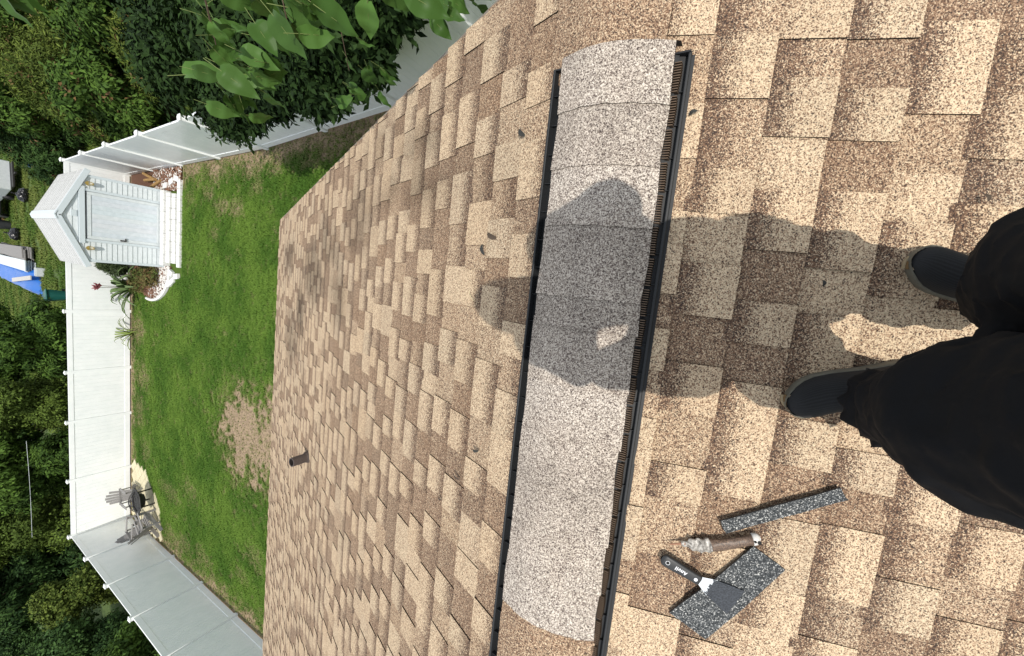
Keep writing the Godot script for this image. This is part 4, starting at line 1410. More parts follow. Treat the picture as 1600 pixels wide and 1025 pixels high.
func field_mesh(prims: Array, cell: float, k: float, col: Color, wrinkle := 0.0, cuts: Array = []) -> MB:
	var lo := Vector3(1e9, 1e9, 1e9)
	var hi := -lo
	for p in prims:
		for e in [[p[0], p[2]], [p[1], p[3]]]:
			lo = lo.min(e[0] - Vector3.ONE * (e[1] + cell * 4))
			hi = hi.max(e[0] + Vector3.ONE * (e[1] + cell * 4))
	var nx := int((hi.x - lo.x) / cell) + 2
	var ny := int((hi.y - lo.y) / cell) + 2
	var nz := int((hi.z - lo.z) / cell) + 2
	var f := PackedFloat32Array()
	f.resize(nx * ny * nz)
	f.fill(1.0)
	for p in prims:
		var a: Vector3 = p[0]; var b: Vector3 = p[1]
		var ra: float = p[2]; var rb: float = p[3]
		var ab := b - a
		var l2 := maxf(ab.length_squared(), 1e-9)
		var pad := maxf(ra, rb) + k + cell * 2.5
		var p0 := ((a.min(b) - Vector3.ONE * pad - lo) / cell).floor()
		var p1 := ((a.max(b) + Vector3.ONE * pad - lo) / cell).ceil()
		for z in range(maxi(0, int(p0.z)), mini(nz, int(p1.z) + 1)):
			for y in range(maxi(0, int(p0.y)), mini(ny, int(p1.y) + 1)):
				var o := (z * ny + y) * nx
				for x in range(maxi(0, int(p0.x)), mini(nx, int(p1.x) + 1)):
					var q := lo + Vector3(x, y, z) * cell
					var t := clampf((q - a).dot(ab) / l2, 0.0, 1.0)
					var d := q.distance_to(a + ab * t) - lerpf(ra, rb, t)
					var g := f[o + x]
					var h := maxf(k - absf(d - g), 0.0) / k
					f[o + x] = minf(d, g) - h * h * k * 0.25
	if wrinkle > 0.0 or cuts.size():
		for z in nz:
			for y in ny:
				for x in nx:
					var i := (z * ny + y) * nx + x
					if f[i] < 0.06:
						var q := lo + Vector3(x, y, z) * cell
						if wrinkle > 0.0 and f[i] > -0.06:
							if cuts.size() == 1:
								var hd: float = -(q - cuts[0][0]).dot(cuts[0][1])
								f[i] += 0.006 * (1.0 - smoothstep(0.0, 0.07, hd)) * sin(atan2(q.z - 0.33, q.x + 0.17) * 17.0)
							f[i] += wrinkle * (noise.get_noise_3d(q.x * 500.0, q.y * 900.0, q.z * 500.0) + 0.6 * noise.get_noise_3d(q.x * 1500.0, q.y * 1100.0, q.z * 1500.0 + 70.0))
						for c in cuts:
							f[i] = maxf(f[i], (q - c[0]).dot(c[1]))
	var mb := MB.new()
	var id := PackedInt32Array()
	id.resize(nx * ny * nz)
	id.fill(-1)
	var step := [0, 1, nx, nx + 1, nx * ny, nx * ny + 1, nx * ny + nx, nx * ny + nx + 1]
	var edges := [[0, 1], [2, 3], [4, 5], [6, 7], [0, 2], [1, 3], [4, 6], [5, 7], [0, 4], [1, 5], [2, 6], [3, 7]]
	var cv := [Vector3(0, 0, 0), Vector3(1, 0, 0), Vector3(0, 1, 0), Vector3(1, 1, 0), Vector3(0, 0, 1), Vector3(1, 0, 1), Vector3(0, 1, 1), Vector3(1, 1, 1)]
	for z in nz - 1:
		for y in ny - 1:
			for x in nx - 1:
				var i := (z * ny + y) * nx + x
				if f[i] > cell * 2.0 or f[i] < -cell * 2.5: continue
				var m := 0
				for s in 8:
					if f[i + step[s]] < 0.0: m += 1
				if m == 0 or m == 8: continue
				var sum := Vector3.ZERO
				var cnt := 0
				for e in edges:
					var fa := f[i + step[e[0]]]
					var fb := f[i + step[e[1]]]
					if (fa < 0.0) != (fb < 0.0):
						sum += (cv[e[0]] as Vector3).lerp(cv[e[1]], fa / (fa - fb))
						cnt += 1
				var g := Vector3.ZERO
				for s in 8:
					g += f[i + step[s]] * ((cv[s] as Vector3) * 2.0 - Vector3.ONE)
				id[i] = mb.vert(lo + (Vector3(x, y, z) + sum / cnt) * cell, g.normalized(), col)
	var dirs := [1, nx, nx * ny]
	for z in range(1, nz - 1):
		for y in range(1, ny - 1):
			for x in range(1, nx - 1):
				var i := (z * ny + y) * nx + x
				if absf(f[i]) > cell * 2.5: continue
				for ax in 3:
					var d: int = dirs[ax]
					if (f[i] < 0.0) == (f[i + d] < 0.0): continue
					var u: int = dirs[(ax + 1) % 3]
					var v: int = dirs[(ax + 2) % 3]
					var q := [id[i], id[i - u], id[i - u - v], id[i - v]]
					if q.min() < 0: continue
					if f[i] < 0.0:
						mb.ix.append_array(PackedInt32Array([q[0], q[2], q[1], q[0], q[3], q[2]]))
					else:
						mb.ix.append_array(PackedInt32Array([q[0], q[1], q[2], q[0], q[2], q[3]]))
	return mb


const SHOE_T := [0.0, 0.02, 0.07, 0.16, 0.28, 0.40, 0.52, 0.63, 0.74, 0.83, 0.90, 0.95, 0.985, 1.0]
const SHOE_W := [0.008, 0.021, 0.032, 0.038, 0.0385, 0.0385, 0.042, 0.0465, 0.0490, 0.0475, 0.0410, 0.0310, 0.0185, 0.006]
const SHOE_H := [0.050, 0.070, 0.085, 0.092, 0.088, 0.084, 0.078, 0.066, 0.053, 0.044, 0.036, 0.028, 0.018, 0.008]


func build_shoe(parent: Node3D, toe: Vector3, heel: Vector3, side: float) -> void:
	# local: +z heel to toe along the slope
	var d := (toe - heel).normalized()
	var up0 := Vector3(0, COS_A, SIN_A)
	var x := up0.cross(d).normalized()
	var up := d.cross(x)
	var bs := Basis(x, up, d)
	var length := toe.distance_to(heel)
	var at := func(p: Vector3) -> Vector3: return heel + bs * p
	var cx := func(t: float) -> float: return -side * 0.012 * smoothstep(0.45, 1.0, t)
	# sole
	var sole := MB.new()
	var rows := []
	for lv in [[0.90, 0.010, 0.0], [0.99, 0.004, 0.006], [1.04, 0.0, 0.5], [1.03, 0.0, 0.85], [0.985, 0.0, 1.0], [0.90, 0.0, 1.02]]:
		var row := []
		for k in SHOE_T.size() * 2 + 1:
			var kk := k % (SHOE_T.size() * 2)
			var i := kk if kk < SHOE_T.size() else SHOE_T.size() * 2 - 1 - kk
			var sg := 1.0 if kk < SHOE_T.size() else -1.0
			var t: float = SHOE_T[i]
			var spring := 0.022 * smoothstep(0.72, 1.0, t) + 0.006 * smoothstep(0.1, 0.0, t)
			var thick := lerpf(0.036, 0.024, smoothstep(0.2, 0.9, t))
			var hy: float = spring + lv[1] * 0.2 + thick * lv[2]
			row.append(at.call(Vector3(cx.call(t) + sg * SHOE_W[i] * lv[0], hy, (t - 0.5) * length * lerpf(1.0, 1.02, lv[2]) + 0.5 * length)))
		rows.append(row)
	sole.sheet(rows, Color.WHITE, [], true, true)
	var shoe := put("shoe", null, parent)
	var sm := ArrayMesh.new()
	# upper: knitted shell
	var upm := MB.new()
	var ur := []; var uuv := []
	for i in SHOE_T.size():
		var t: float = SHOE_T[i]
		var spring := 0.022 * smoothstep(0.72, 1.0, t)
		var base := spring + lerpf(0.034, 0.022, smoothstep(0.2, 0.9, t))
		var row := []; var uvr := []
		for j in 17:
			var a := PI * j / 16.0
			var ca := cos(a); var sa := sin(a)
			var wx: float = SHOE_W[i] * 0.965 * signf(ca) * pow(absf(ca), 0.75)
			var hy: float = base - 0.004 + (SHOE_H[i] - 0.010) * pow(sa, 0.72)
			row.append(at.call(Vector3(cx.call(t) + wx, hy, t * length * 0.985 + 0.003)))
			uvr.append(Vector2(t * 3.0, j / 16.0))
		ur.append(row); uuv.append(uvr)
	upm.sheet(ur, Color.WHITE, uuv, false, false)
	upm.add_to(sm, M.knit)
	shoe.mesh = sm
	put("sole", sole.mesh(M.sole), shoe)
	# striped toe bumper
	var tb := MB.new()
	for k in 3:
		var pts := []; var rad := []
		for j in 5:
			var a := (j - 2) / 2.0
			pts.append(at.call(Vector3(cx.call(1.0) + side * 0.010 + a * 0.014, 0.030 + 0.0055 * k, length * 1.008 - a * a * 0.004 - 0.003 * k - 0.0015 * k * k)))
			rad.append(0.0042)
		tb.tube(pts, rad, 6, [Color(0.26, 0.20, 0.12), Color(0.13, 0.075, 0.03), Color(0.24, 0.19, 0.125)][k])
	put("toe_stripe", tb.mesh(M.chip), shoe)
	# eyelet stay and laces
	var lc := MB.new()
	for k in 5:
		var t := 0.60 - 0.065 * k
		var pts := []; var rad := []
		for j in 7:
			var a := (j - 3) / 3.0
			var hh := 0.022 + lerpf(0.071, 0.086, k / 4.0) + 0.003
			pts.append(at.call(Vector3(a * 0.026, hh - 0.016 * a * a, length * (t + 0.012 * a * (1 if k % 2 else -1)))))
			rad.append(0.0028)
		lc.tube(pts, rad, 6)
	for s in [-1.0, 1.0]:
		var pts := []; var rad := []
		for j in 9:
			var a := TAU * j / 8.0
			pts.append(at.call(Vector3(s * (0.020 + 0.016 * (1 - cos(a))), 0.100 + 0.010 * sin(a) - 0.014 * (1 - cos(a)), length * (0.47 + 0.035 * sin(a)))))
			rad.append(0.0024)
		lc.tube(pts, rad, 6)
	put("laces", lc.mesh(M.lace), shoe)


func build_person() -> void:
	var o := thing("person", "person in black trousers and dark knit shoes standing on the roof, taking the picture", "person", Vector3(0, 0, 0))
	var toe_l := Vector3(-0.206, near_y(0.100) + 0.004, 0.100)
	var heel_l := Vector3(-0.098, near_y(0.372) + 0.004, 0.372)
	var toe_r := Vector3(0.146, near_y(0.283) + 0.004, 0.283)
	var heel_r := Vector3(0.076, near_y(0.566) + 0.004, 0.566)
	var ank_l := Vector3(-0.125, 4.49, 0.330)
	var ank_r := Vector3(0.088, 4.43, 0.505)
	var kn_l := Vector3(-0.118, 4.90, 0.315)
	var kn_r := Vector3(0.102, 4.86, 0.365)
	var hip_l := Vector3(-0.015, 5.33, 0.42)
	var hip_r := Vector3(0.125, 5.33, 0.42)
	var pel := Vector3(0.03, 5.38, 0.42)
	var waist := Vector3(0.035, 5.53, 0.40)
	var chest := Vector3(0.03, 5.73, 0.315)
	var neck := Vector3(0.01, 5.93, 0.275)
	var head := Vector3(-0.085, 6.10, 0.19)
	var sh_l := Vector3(-0.165, 5.90, 0.185)
	var sh_r := Vector3(0.115, 5.89, 0.200)
	var el_l := Vector3(-0.212, 5.67, 0.185)
	var el_r := Vector3(0.205, 5.68, 0.225)
	# the phone: the lens sits at the camera, the body behind it
	var px := Vector3(0.9885, -0.0377, -0.1465)
	var py := Vector3(-0.1058, 0.5194, -0.848)
	var pz := Vector3(0.1080, 0.8537, 0.5094)
	var pc := EYE + pz * 0.014 - py * 0.058 - px * 0.020
	var L := func(a: float, b: float, c: float) -> Vector3: return pc + px * a + py * b + pz * c
	var wr_l: Vector3 = L.call(-0.085, -0.11, 0.035)
	var wr_r: Vector3 = L.call(0.085, -0.11, 0.035)
	# skin: one continuous figure
	var fwd := Vector3(0.04, -0.80, -0.60)
	var prims := [[chest + Vector3(-0.005, 0, 0.01), chest + Vector3(0.055, 0, 0.01), 0.066, 0.072], [waist + Vector3(-0.05, 0, 0), waist + Vector3(0.05, 0, 0), 0.085, 0.085], [chest, waist, 0.08, 0.08], [chest, neck, 0.06, 0.050], [neck, head + Vector3(0.01, -0.05, 0.03), 0.052, 0.05],
		[sh_l, chest, 0.045, 0.05], [sh_r, chest, 0.045, 0.055], [sh_l, el_l, 0.042, 0.034], [sh_r, el_r, 0.045, 0.037], [el_l, wr_l, 0.033, 0.026], [el_r, wr_r, 0.038, 0.026],
		[pel + Vector3(-0.06, 0, 0), pel + Vector3(0.06, 0, 0), 0.10, 0.10], [pel, waist, 0.10, 0.09], [hip_l, kn_l, 0.075, 0.052], [hip_r, kn_r, 0.075, 0.052], [kn_l, ank_l, 0.050, 0.034], [kn_r, ank_r, 0.050, 0.036]]
	var body := field_mesh(prims, 0.016, 0.03, Color.WHITE)
	# head
	var hr := Basis(Vector3(1, 0, 0), 0.0)
	var face := fwd.normalized()
	var hx := Vector3(0.97, 0.2, 0.1).normalized()
	var hu := hx.cross(-face).normalized()
	if hu.dot(Vector3(0, 1, -1)) < 0: hu = -hu
	var hp := func(a: float, b: float, c: float) -> Vector3: return head + hx * a + hu * b + face * c
	var hprims := [[hp.call(0, 0.03, -0.03), hp.call(0, 0.035, 0.02), 0.082, 0.076], [hp.call(0, -0.03, 0.035), hp.call(0, -0.085, 0.055), 0.058, 0.030], [hp.call(0, -0.06, -0.02), hp.call(0, -0.13, -0.035), 0.055, 0.052], [hp.call(0, 0.015, 0.090), hp.call(0, -0.022, 0.108), 0.010, 0.014], [hp.call(-0.016, -0.026, 0.090), hp.call(0.016, -0.026, 0.090), 0.010, 0.010], [hp.call(-0.02, -0.058, 0.083), hp.call(0.02, -0.058, 0.083), 0.009, 0.009], [hp.call(-0.035, 0.03, 0.078), hp.call(0.035, 0.03, 0.078), 0.013, 0.013]]
	for s in [-1.0, 1.0]:
		hprims.append([hp.call(s * 0.079, 0.02, -0.015), hp.call(s * 0.083, -0.025, -0.005), 0.013, 0.009])
	var hm := field_mesh(hprims, 0.005, 0.018, Color.WHITE)
	var am := ArrayMesh.new()
	body.add_to(am, M.skin)
	hm.add_to(am, M.skin)
	for s in [-1.0, 1.0]:
		var hand := [[L.call(s * 0.085, -0.11, 0.035), L.call(s * 0.058, -0.055, 0.012), 0.024, 0.022], [L.call(s * 0.075, -0.095, 0.028), L.call(s * 0.052, -0.015, 0.006), 0.022, 0.016], [L.call(s * 0.065, -0.10, 0.022), L.call(s * 0.052, -0.070, 0.006), 0.022, 0.015]]
		for i in 4:
			var y0: float = -0.012 - 0.0195 * i
			var rr: float = [0.0088, 0.0092, 0.0088, 0.0076][i]
			var reach: float = [0.020, 0.012, 0.015, 0.024][i]
			hand.append([L.call(s * 0.054, y0 - 0.004, 0.006), L.call(s * 0.050, y0, -0.012), rr + 0.001, rr])
			hand.append([L.call(s * 0.050, y0, -0.012), L.call(s * 0.034, y0 + 0.002, -0.018), rr, rr * 0.95])
			hand.append([L.call(s * 0.034, y0 + 0.002, -0.018), L.call(s * reach, y0 + 0.004, -0.0145), rr * 0.95, rr * 0.8])
		hand.append([L.call(s * 0.066, -0.085, 0.03), L.call(s * 0.044, -0.055, 0.028), 0.016, 0.012])
		hand.append([L.call(s * 0.044, -0.055, 0.028), L.call(s * 0.022, -0.030, 0.018), 0.012, 0.0085])
		field_mesh(hand, 0.0035, 0.008, Color.WHITE).add_to(am, M.skin)
	put("body", am, o)
	# eyes, mouth
	for s in [-1.0, 1.0]:
		var eb := MB.new()
		eb.tube([hp.call(s * 0.032, 0.012, 0.078), hp.call(s * 0.032, 0.012, 0.086), hp.call(s * 0.032, 0.012, 0.090)], [0.012, 0.011, 0.004], 10, Color(0.8, 0.8, 0.78))
		put("eye", eb.mesh(M.chip), o)
	# hair
	var hh := field_mesh([[hp.call(0, 0.045, -0.045), hp.call(0, 0.062, 0.015), 0.083, 0.070], [hp.call(0, 0.0, -0.06), hp.call(0, -0.05, -0.055), 0.072, 0.055]], 0.008, 0.03, Color.WHITE, 0.010, [[hp.call(0, 0.05, 0.07), (face * 0.9 - hu * 0.5).normalized()]])
	put("hair", hh.mesh(M.hair), o)
	# shirt with long sleeves
	var sp := [[chest + Vector3(-0.01, 0.01, 0), chest + Vector3(0.07, 0.01, 0), 0.09, 0.105], [waist + Vector3(-0.055, 0, 0), waist + Vector3(0.055, 0, 0), 0.108, 0.108], [chest, waist + Vector3(0, -0.1, 0), 0.115, 0.12], [Vector3(-0.13, 5.42, 0.37), Vector3(0.08, 5.42, 0.37), 0.125, 0.125], [Vector3(-0.13, 5.47, 0.335), Vector3(0.09, 5.47, 0.335), 0.115, 0.12], [Vector3(-0.20, 5.58, 0.225), Vector3(-0.16, 5.45, 0.32), 0.058, 0.095], [chest, neck + Vector3(0, -0.03, 0.01), 0.09, 0.06], [sh_l, chest, 0.066, 0.07], [sh_r, chest, 0.07, 0.085], [sh_l, el_l, 0.066, 0.048], [sh_r, el_r, 0.072, 0.078], [el_l, el_l.lerp(wr_l, 0.75), 0.045, 0.036], [el_r, el_r.lerp(wr_r, 0.75), 0.066, 0.05], [sh_l, neck + Vector3(0, -0.01, 0), 0.062, 0.062], [sh_r, neck + Vector3(0, -0.01, 0), 0.062, 0.062]]
	put("shirt", field_mesh(sp, 0.014, 0.03, Color.WHITE, 0.008).mesh(M.shirt), o)
	# loose black trousers, hems cut parallel to the roof
	var up := Vector3(0, COS_A, SIN_A)
	var hem := near_p(0, 0.7, 0.118)
	var tp := [[pel + Vector3(-0.065, 0, 0), pel + Vector3(0.065, 0, 0), 0.115, 0.115], [pel, waist + Vector3(0, -0.06, 0), 0.11, 0.10], [hip_l, kn_l, 0.120, 0.115], [hip_r, kn_r, 0.105, 0.088], [kn_l, Vector3(-0.172, 4.60, 0.285), 0.115, 0.070], [kn_r, ank_r + Vector3(0, 0.0, -0.02), 0.088, 0.082]]
	tp.append([Vector3(-0.172, 4.60, 0.285), Vector3(-0.180, 4.52, 0.285), 0.070, 0.076])
	tp.append([ank_r + Vector3(0, 0.0, -0.02), ank_r + Vector3(0, -0.08, -0.01), 0.088, 0.092])
	put("trousers", field_mesh(tp, 0.011, 0.035, Color.WHITE, 0.020, [[hem, -up]]).mesh(M.trousers), o)
	for s in [[ank_l, kn_l], [ank_r, kn_r]]:
		var sk := MB.new()
		sk.tube([s[0] + Vector3(0, -0.03, 0), s[0].lerp(s[1], 0.15), s[0].lerp(s[1], 0.45)], [0.043, 0.041, 0.052], 14)
		put("sock", sk.mesh(M.lace), o)
	build_shoe(o, toe_l, heel_l, -1.0)
	build_shoe(o, toe_r, heel_r, 1.0)
	# phone held in both hands
	var ph := MB.new()
	var pb := Basis(px, py, pz)
	ph.box(pc, Vector3(0.074, 0.150, 0.008), pb, Color.WHITE, 0.003)
	var phone := put("phone", ph.mesh(M.plastic))
	tag(phone, "dark phone held in both hands in front of the person's chest", "phone")
	var scr := MB.new()
	scr.box(pc + pz * 0.0046, Vector3(0.068, 0.144, 0.0008), pb)
	put("screen", scr.mesh(M.screen), phone)


# ---- tools and scraps on the near slope ----

func on_near(x: float, z: float, h := 0.0) -> Vector3:
	return Vector3(x, near_y(z) + h * COS_A + 0.009, z + h * SIN_A)


func scrap(called: String, label: String, pts: Array, thick: float, curl: float, sag := 0.0) -> void:
	# a cut piece of shingle; pts = four corners on the slope [x, z]; the middle lifts by sag
	var o := thing(called, label, "shingle scrap")
	var b := MB.new()
	var rows := []; var under := []; var uvs := []
	var n := 8; var m := 4
	for i in n + 1:
		var r := []; var u := []; var w := []
		for j in m + 1:
			var s := float(i) / n; var t := float(j) / m
			var p0 := Vector2(pts[0][0], pts[0][1]).lerp(Vector2(pts[1][0], pts[1][1]), s)
			var p1 := Vector2(pts[3][0], pts[3][1]).lerp(Vector2(pts[2][0], pts[2][1]), s)
			var p := p0.lerp(p1, t)
			p += Vector2(rnd(-1, 1), rnd(-1, 1)) * (0.0012 if i == 0 or i == n or j == 0 or j == m else 0.0)
			var h := thick + sag * sin(s * PI) + curl * (1.0 - t) * (1.0 - t)
			r.append(on_near(p.x, p.y, h)); w.append(on_near(p.x, p.y, maxf(h - thick, 0.0)))
			u.append(Vector2(p.x, p.y) / 0.816)
		rows.append(r); under.append(w); uvs.append(u)
	b.sheet_up(rows, Color.WHITE, uvs)
	put("granule_face", b.mesh(M.scrap), o)
	var e := MB.new()
	for i in n:
		e.quad(rows[i][0], rows[i + 1][0], under[i + 1][0], under[i][0], Vector3(0, 0.3, -1))
		e.quad(rows[i][m], rows[i + 1][m], under[i + 1][m], under[i][m], Vector3(0, 0.3, 1))
		for j in m:
			e.quad(under[i][j], under[i + 1][j], under[i + 1][j + 1], under[i][j + 1], Vector3.DOWN)
	for j in m:
		e.quad(rows[0][j], rows[0][j + 1], under[0][j + 1], under[0][j], Vector3(-1, 0, 0))
		e.quad(rows[n][j], rows[n][j + 1], under[n][j + 1], under[n][j], Vector3(1, 0, 0))
	put("cut_edge", e.mesh(M.asphalt_edge), o)


func build_tools() -> void:
	scrap("shingle_strip", "narrow dark speckled shingle strip nearest the left shoe", [[-0.555, 0.020], [-0.408, 0.258], [-0.440, 0.285], [-0.590, 0.040]], 0.005, 0.010)
	scrap("shingle_offcut", "wide dark speckled shingle piece under the putty knife", [[-0.850, -0.060], [-0.608, 0.105], [-0.657, 0.185], [-0.905, 0.038]], 0.005, 0.004, 0.004)
	# putty knife
	var o := thing("putty_knife", "putty knife with black riveted handle and tar smeared blade", "putty knife")
	var a := on_near(-0.690, -0.098, 0.016)
	var c := on_near(-0.728, -0.004, 0.019)
	var t := on_near(-0.772, 0.088, 0.013)
	var nrm := Vector3(0, COS_A, SIN_A)
	var d := (c - a).normalized()
	var sx := d.cross(nrm).normalized()
	var hb := MB.new()
	var rows := []
	var st := [[-0.004, 0.006, 0.003], [0.0, 0.013, 0.006], [0.006, 0.0160, 0.0082], [0.03, 0.0165, 0.0095], [0.06, 0.0145, 0.009], [0.085, 0.0135, 0.0085], [0.100, 0.0140, 0.008], [0.106, 0.0125, 0.006], [0.108, 0.006, 0.003]]
	for s in st:
		var row := []
		for j in 17:
			var an := TAU * j / 16.0
			var ca := cos(an); var sa := sin(an)
			row.append(a + d * s[0] + sx * s[1] * signf(ca) * pow(absf(ca), 0.5) + nrm * s[2] * signf(sa) * pow(absf(sa), 0.55))
		rows.append(row)
	hb.sheet(rows, Color.WHITE, [], true, false)
	put("handle", hb.mesh(M.handle), o)
	for q in [[0.012, 0.0042, Color(0.01, 0.01, 0.01)], [0.092, 0.0052, Color(0.75, 0.76, 0.78)], [0.050, 0.0, Color.BLACK]]:
		if q[1] == 0.0: continue
		var r := MB.new()
		var p: Vector3 = a + d * q[0] + nrm * 0.0085
		r.tube([p - nrm * 0.003, p + nrm * 0.0012], [q[1], q[1] * 0.9], 14, q[2])
		put("hang_hole" if q[0] < 0.05 else "rivet", r.mesh(M.chip), o)
	var ring := MB.new()
	var rp := []; var rr := []
	for k in 15:
		rp.append(a + d * 0.012 + nrm * 0.0092 + (d * cos(TAU * k / 14) + sx * sin(TAU * k / 14)) * 0.0052); rr.append(0.0009)
	ring.tube(rp, rr, 5, Color(0.62, 0.62, 0.62))
	put("hole_rim", ring.mesh(M.chip), o)
	var tm := TextMesh.new()
	var sf := SystemFont.new()
	sf.font_names = PackedStringArray(["Droid Sans"])
	sf.font_weight = 700
	tm.font = sf
	tm.text = "Anvil"
	tm.font_size = 32
	tm.pixel_size = 0.00042
	tm.depth = 0.0006
	tm.material = M.print_white
	var tx := put("brand_print", tm, o)
	tx.transform = Transform3D(Basis(d * -1.0, -sx * -1.0 * -1.0, nrm), a + d * 0.050 + nrm * 0.0094)
	tx.transform = Transform3D(Basis(-d, nrm.cross(-d), nrm), a + d * 0.050 + nrm * 0.0094)
	# blade: bright neck, tarred front
	var bd := (t - c).normalized()
	var bx := bd.cross(nrm).normalized()
	var b1 := MB.new(); var b2 := MB.new()
	var wd := [[0.0, 0.010], [0.012, 0.015], [0.030, 0.023], [0.040, 0.027]]
	for k in 3:
		var p0: Vector3 = c + bd * (wd[k][0] - 0.004); var p1: Vector3 = c + bd * (wd[k + 1][0] - 0.004)
		b1.quad(p0 - bx * wd[k][1], p0 + bx * wd[k][1], p1 + bx * wd[k + 1][1], p1 - bx * wd[k + 1][1], nrm)
	for k in 14:
		# ragged start of the tar
		var u0 := -1.0 + 2.0 * k / 14.0; var u1 := -1.0 + 2.0 * (k + 1) / 14.0
		var s0 := 0.026 + rnd(-0.003, 0.006)
		var q0 := c + bd * s0 + nrm * 0.0008
		var ln := t.distance_to(c)
		var e := t + nrm * 0.0008
		var w0 := 0.0225; var w1 := 0.041
		b2.quad(q0 + bx * u0 * w0, q0 + bx * u1 * w0, q0.lerp(e, 0.5) + bx * u1 * 0.033, q0.lerp(e, 0.5) + bx * u0 * 0.033, nrm)
		b2.quad(q0.lerp(e, 0.5) + bx * u0 * 0.033, q0.lerp(e, 0.5) + bx * u1 * 0.033, e + bx * u1 * w1 - bd * rnd(0, 0.002), e + bx * u0 * w1 - bd * rnd(0, 0.002), nrm)
		b2.quad(q0 + bx * u0 * w0 - nrm * 0.0016, q0 + bx * u1 * w0 - nrm * 0.0016, e + bx * u1 * w1 - nrm * 0.0016, e + bx * u0 * w1 - nrm * 0.0016, -nrm)
	var blade := put("blade", b1.mesh(M.steel), o)
	put("tar_smear", b2.mesh(M.tar), blade)
	# crumpled sealant tube
	var tube := thing("sealant_tube", "crumpled used sealant tube, brown and white with dark smears", "sealant tube")
	var ta := on_near(-0.640, -0.060, 0.012)
	var te := on_near(-0.580, 0.112, 0.017)
	var td := (te - ta).normalized()
	var tx2 := td.cross(nrm).normalized()
	var parts := [["crumpled_end", 0.0, 0.38, M.foil], ["tube_wall", 0.36, 0.90, M.tube_brown], ["tube_cap", 0.87, 1.0, M.white_plastic]]
	var ln2 := ta.distance_to(te)
	for q in parts:
		var rows2 := []
		var q1: float = q[1]; var q2: float = q[2]
		for i in 15:
			var s := lerpf(q1, q2, i / 14.0)
			var row := []
			var wv: float
			var hv: float
			if s < 0.38:
				wv = lerpf(0.006, 0.0185, smoothstep(0.0, 0.2, s)) + 0.003 * sin(s * 60.0)
				hv = lerpf(0.003, 0.010, s / 0.38) + 0.0025 * sin(s * 47.0 + 1.0)
			elif s < 0.9:
				wv = lerpf(0.0165, 0.0125, (s - 0.38) / 0.52); hv = 0.0115 - 0.003 * sin((s - 0.38) * 6.0)
			else:
				wv = 0.0150 * sqrt(maxf(0.05, 1.0 - pow((s - 0.9) / 0.1, 4.0))); hv = wv * 0.95
			var bend := 0.010 * sin(s * PI * 1.1)
			for j in 19:
				var an := TAU * j / 18.0
				var cr := 1.0 + (0.18 * noise.get_noise_2d(j * 60.0, s * 900.0) if s < 0.40 else 0.16 * noise.get_noise_2d(j * 50.0, s * 500.0))
				if j == 18: cr = 1.0 + (0.18 * noise.get_noise_2d(0.0, s * 900.0) if s < 0.40 else 0.16 * noise.get_noise_2d(0.0, s * 500.0))
				row.append(ta + td * (s * ln2) + tx2 * (cos(an) * wv * cr + bend) + nrm * (sin(an) * hv * cr))
			rows2.append(row)
		var mb := MB.new()
		mb.sheet(rows2, Color.WHITE, [], true, false)
		mb.tube([rows2[14][0].lerp(rows2[14][9], 0.5) - td * 0.001, rows2[14][0].lerp(rows2[14][9], 0.5) + td * 0.0005], [0.006, 0.006], 10, Color(0.02, 0.02, 0.02)) if q[0] == "tube_cap" else null
		put(q[0], mb.mesh(q[3]), tube)
	for hd in [[0.0, 0.0045], [0.009, 0.003]]:
		var hm := MB.new()
		var hpnt: Vector3 = ta + td * (ln2 * 0.965 - hd[0]) + tx2 * (0.0015 - hd[0] * 0.4) + nrm * 0.0135
		hm.tube([hpnt - nrm * 0.004, hpnt + nrm * 0.0022], [hd[1], hd[1]], 12, Color(0.01, 0.01, 0.01))
		put("cap_hole", hm.mesh(M.chip), tube)
	var nz := MB.new()
	nz.tube([ta - td * 0.030, ta - td * 0.010, ta + td * 0.01], [0.0015, 0.003, 0.005], 8, Color(0.30, 0.16, 0.10))
	put("nozzle", nz.mesh(M.chip), tube)


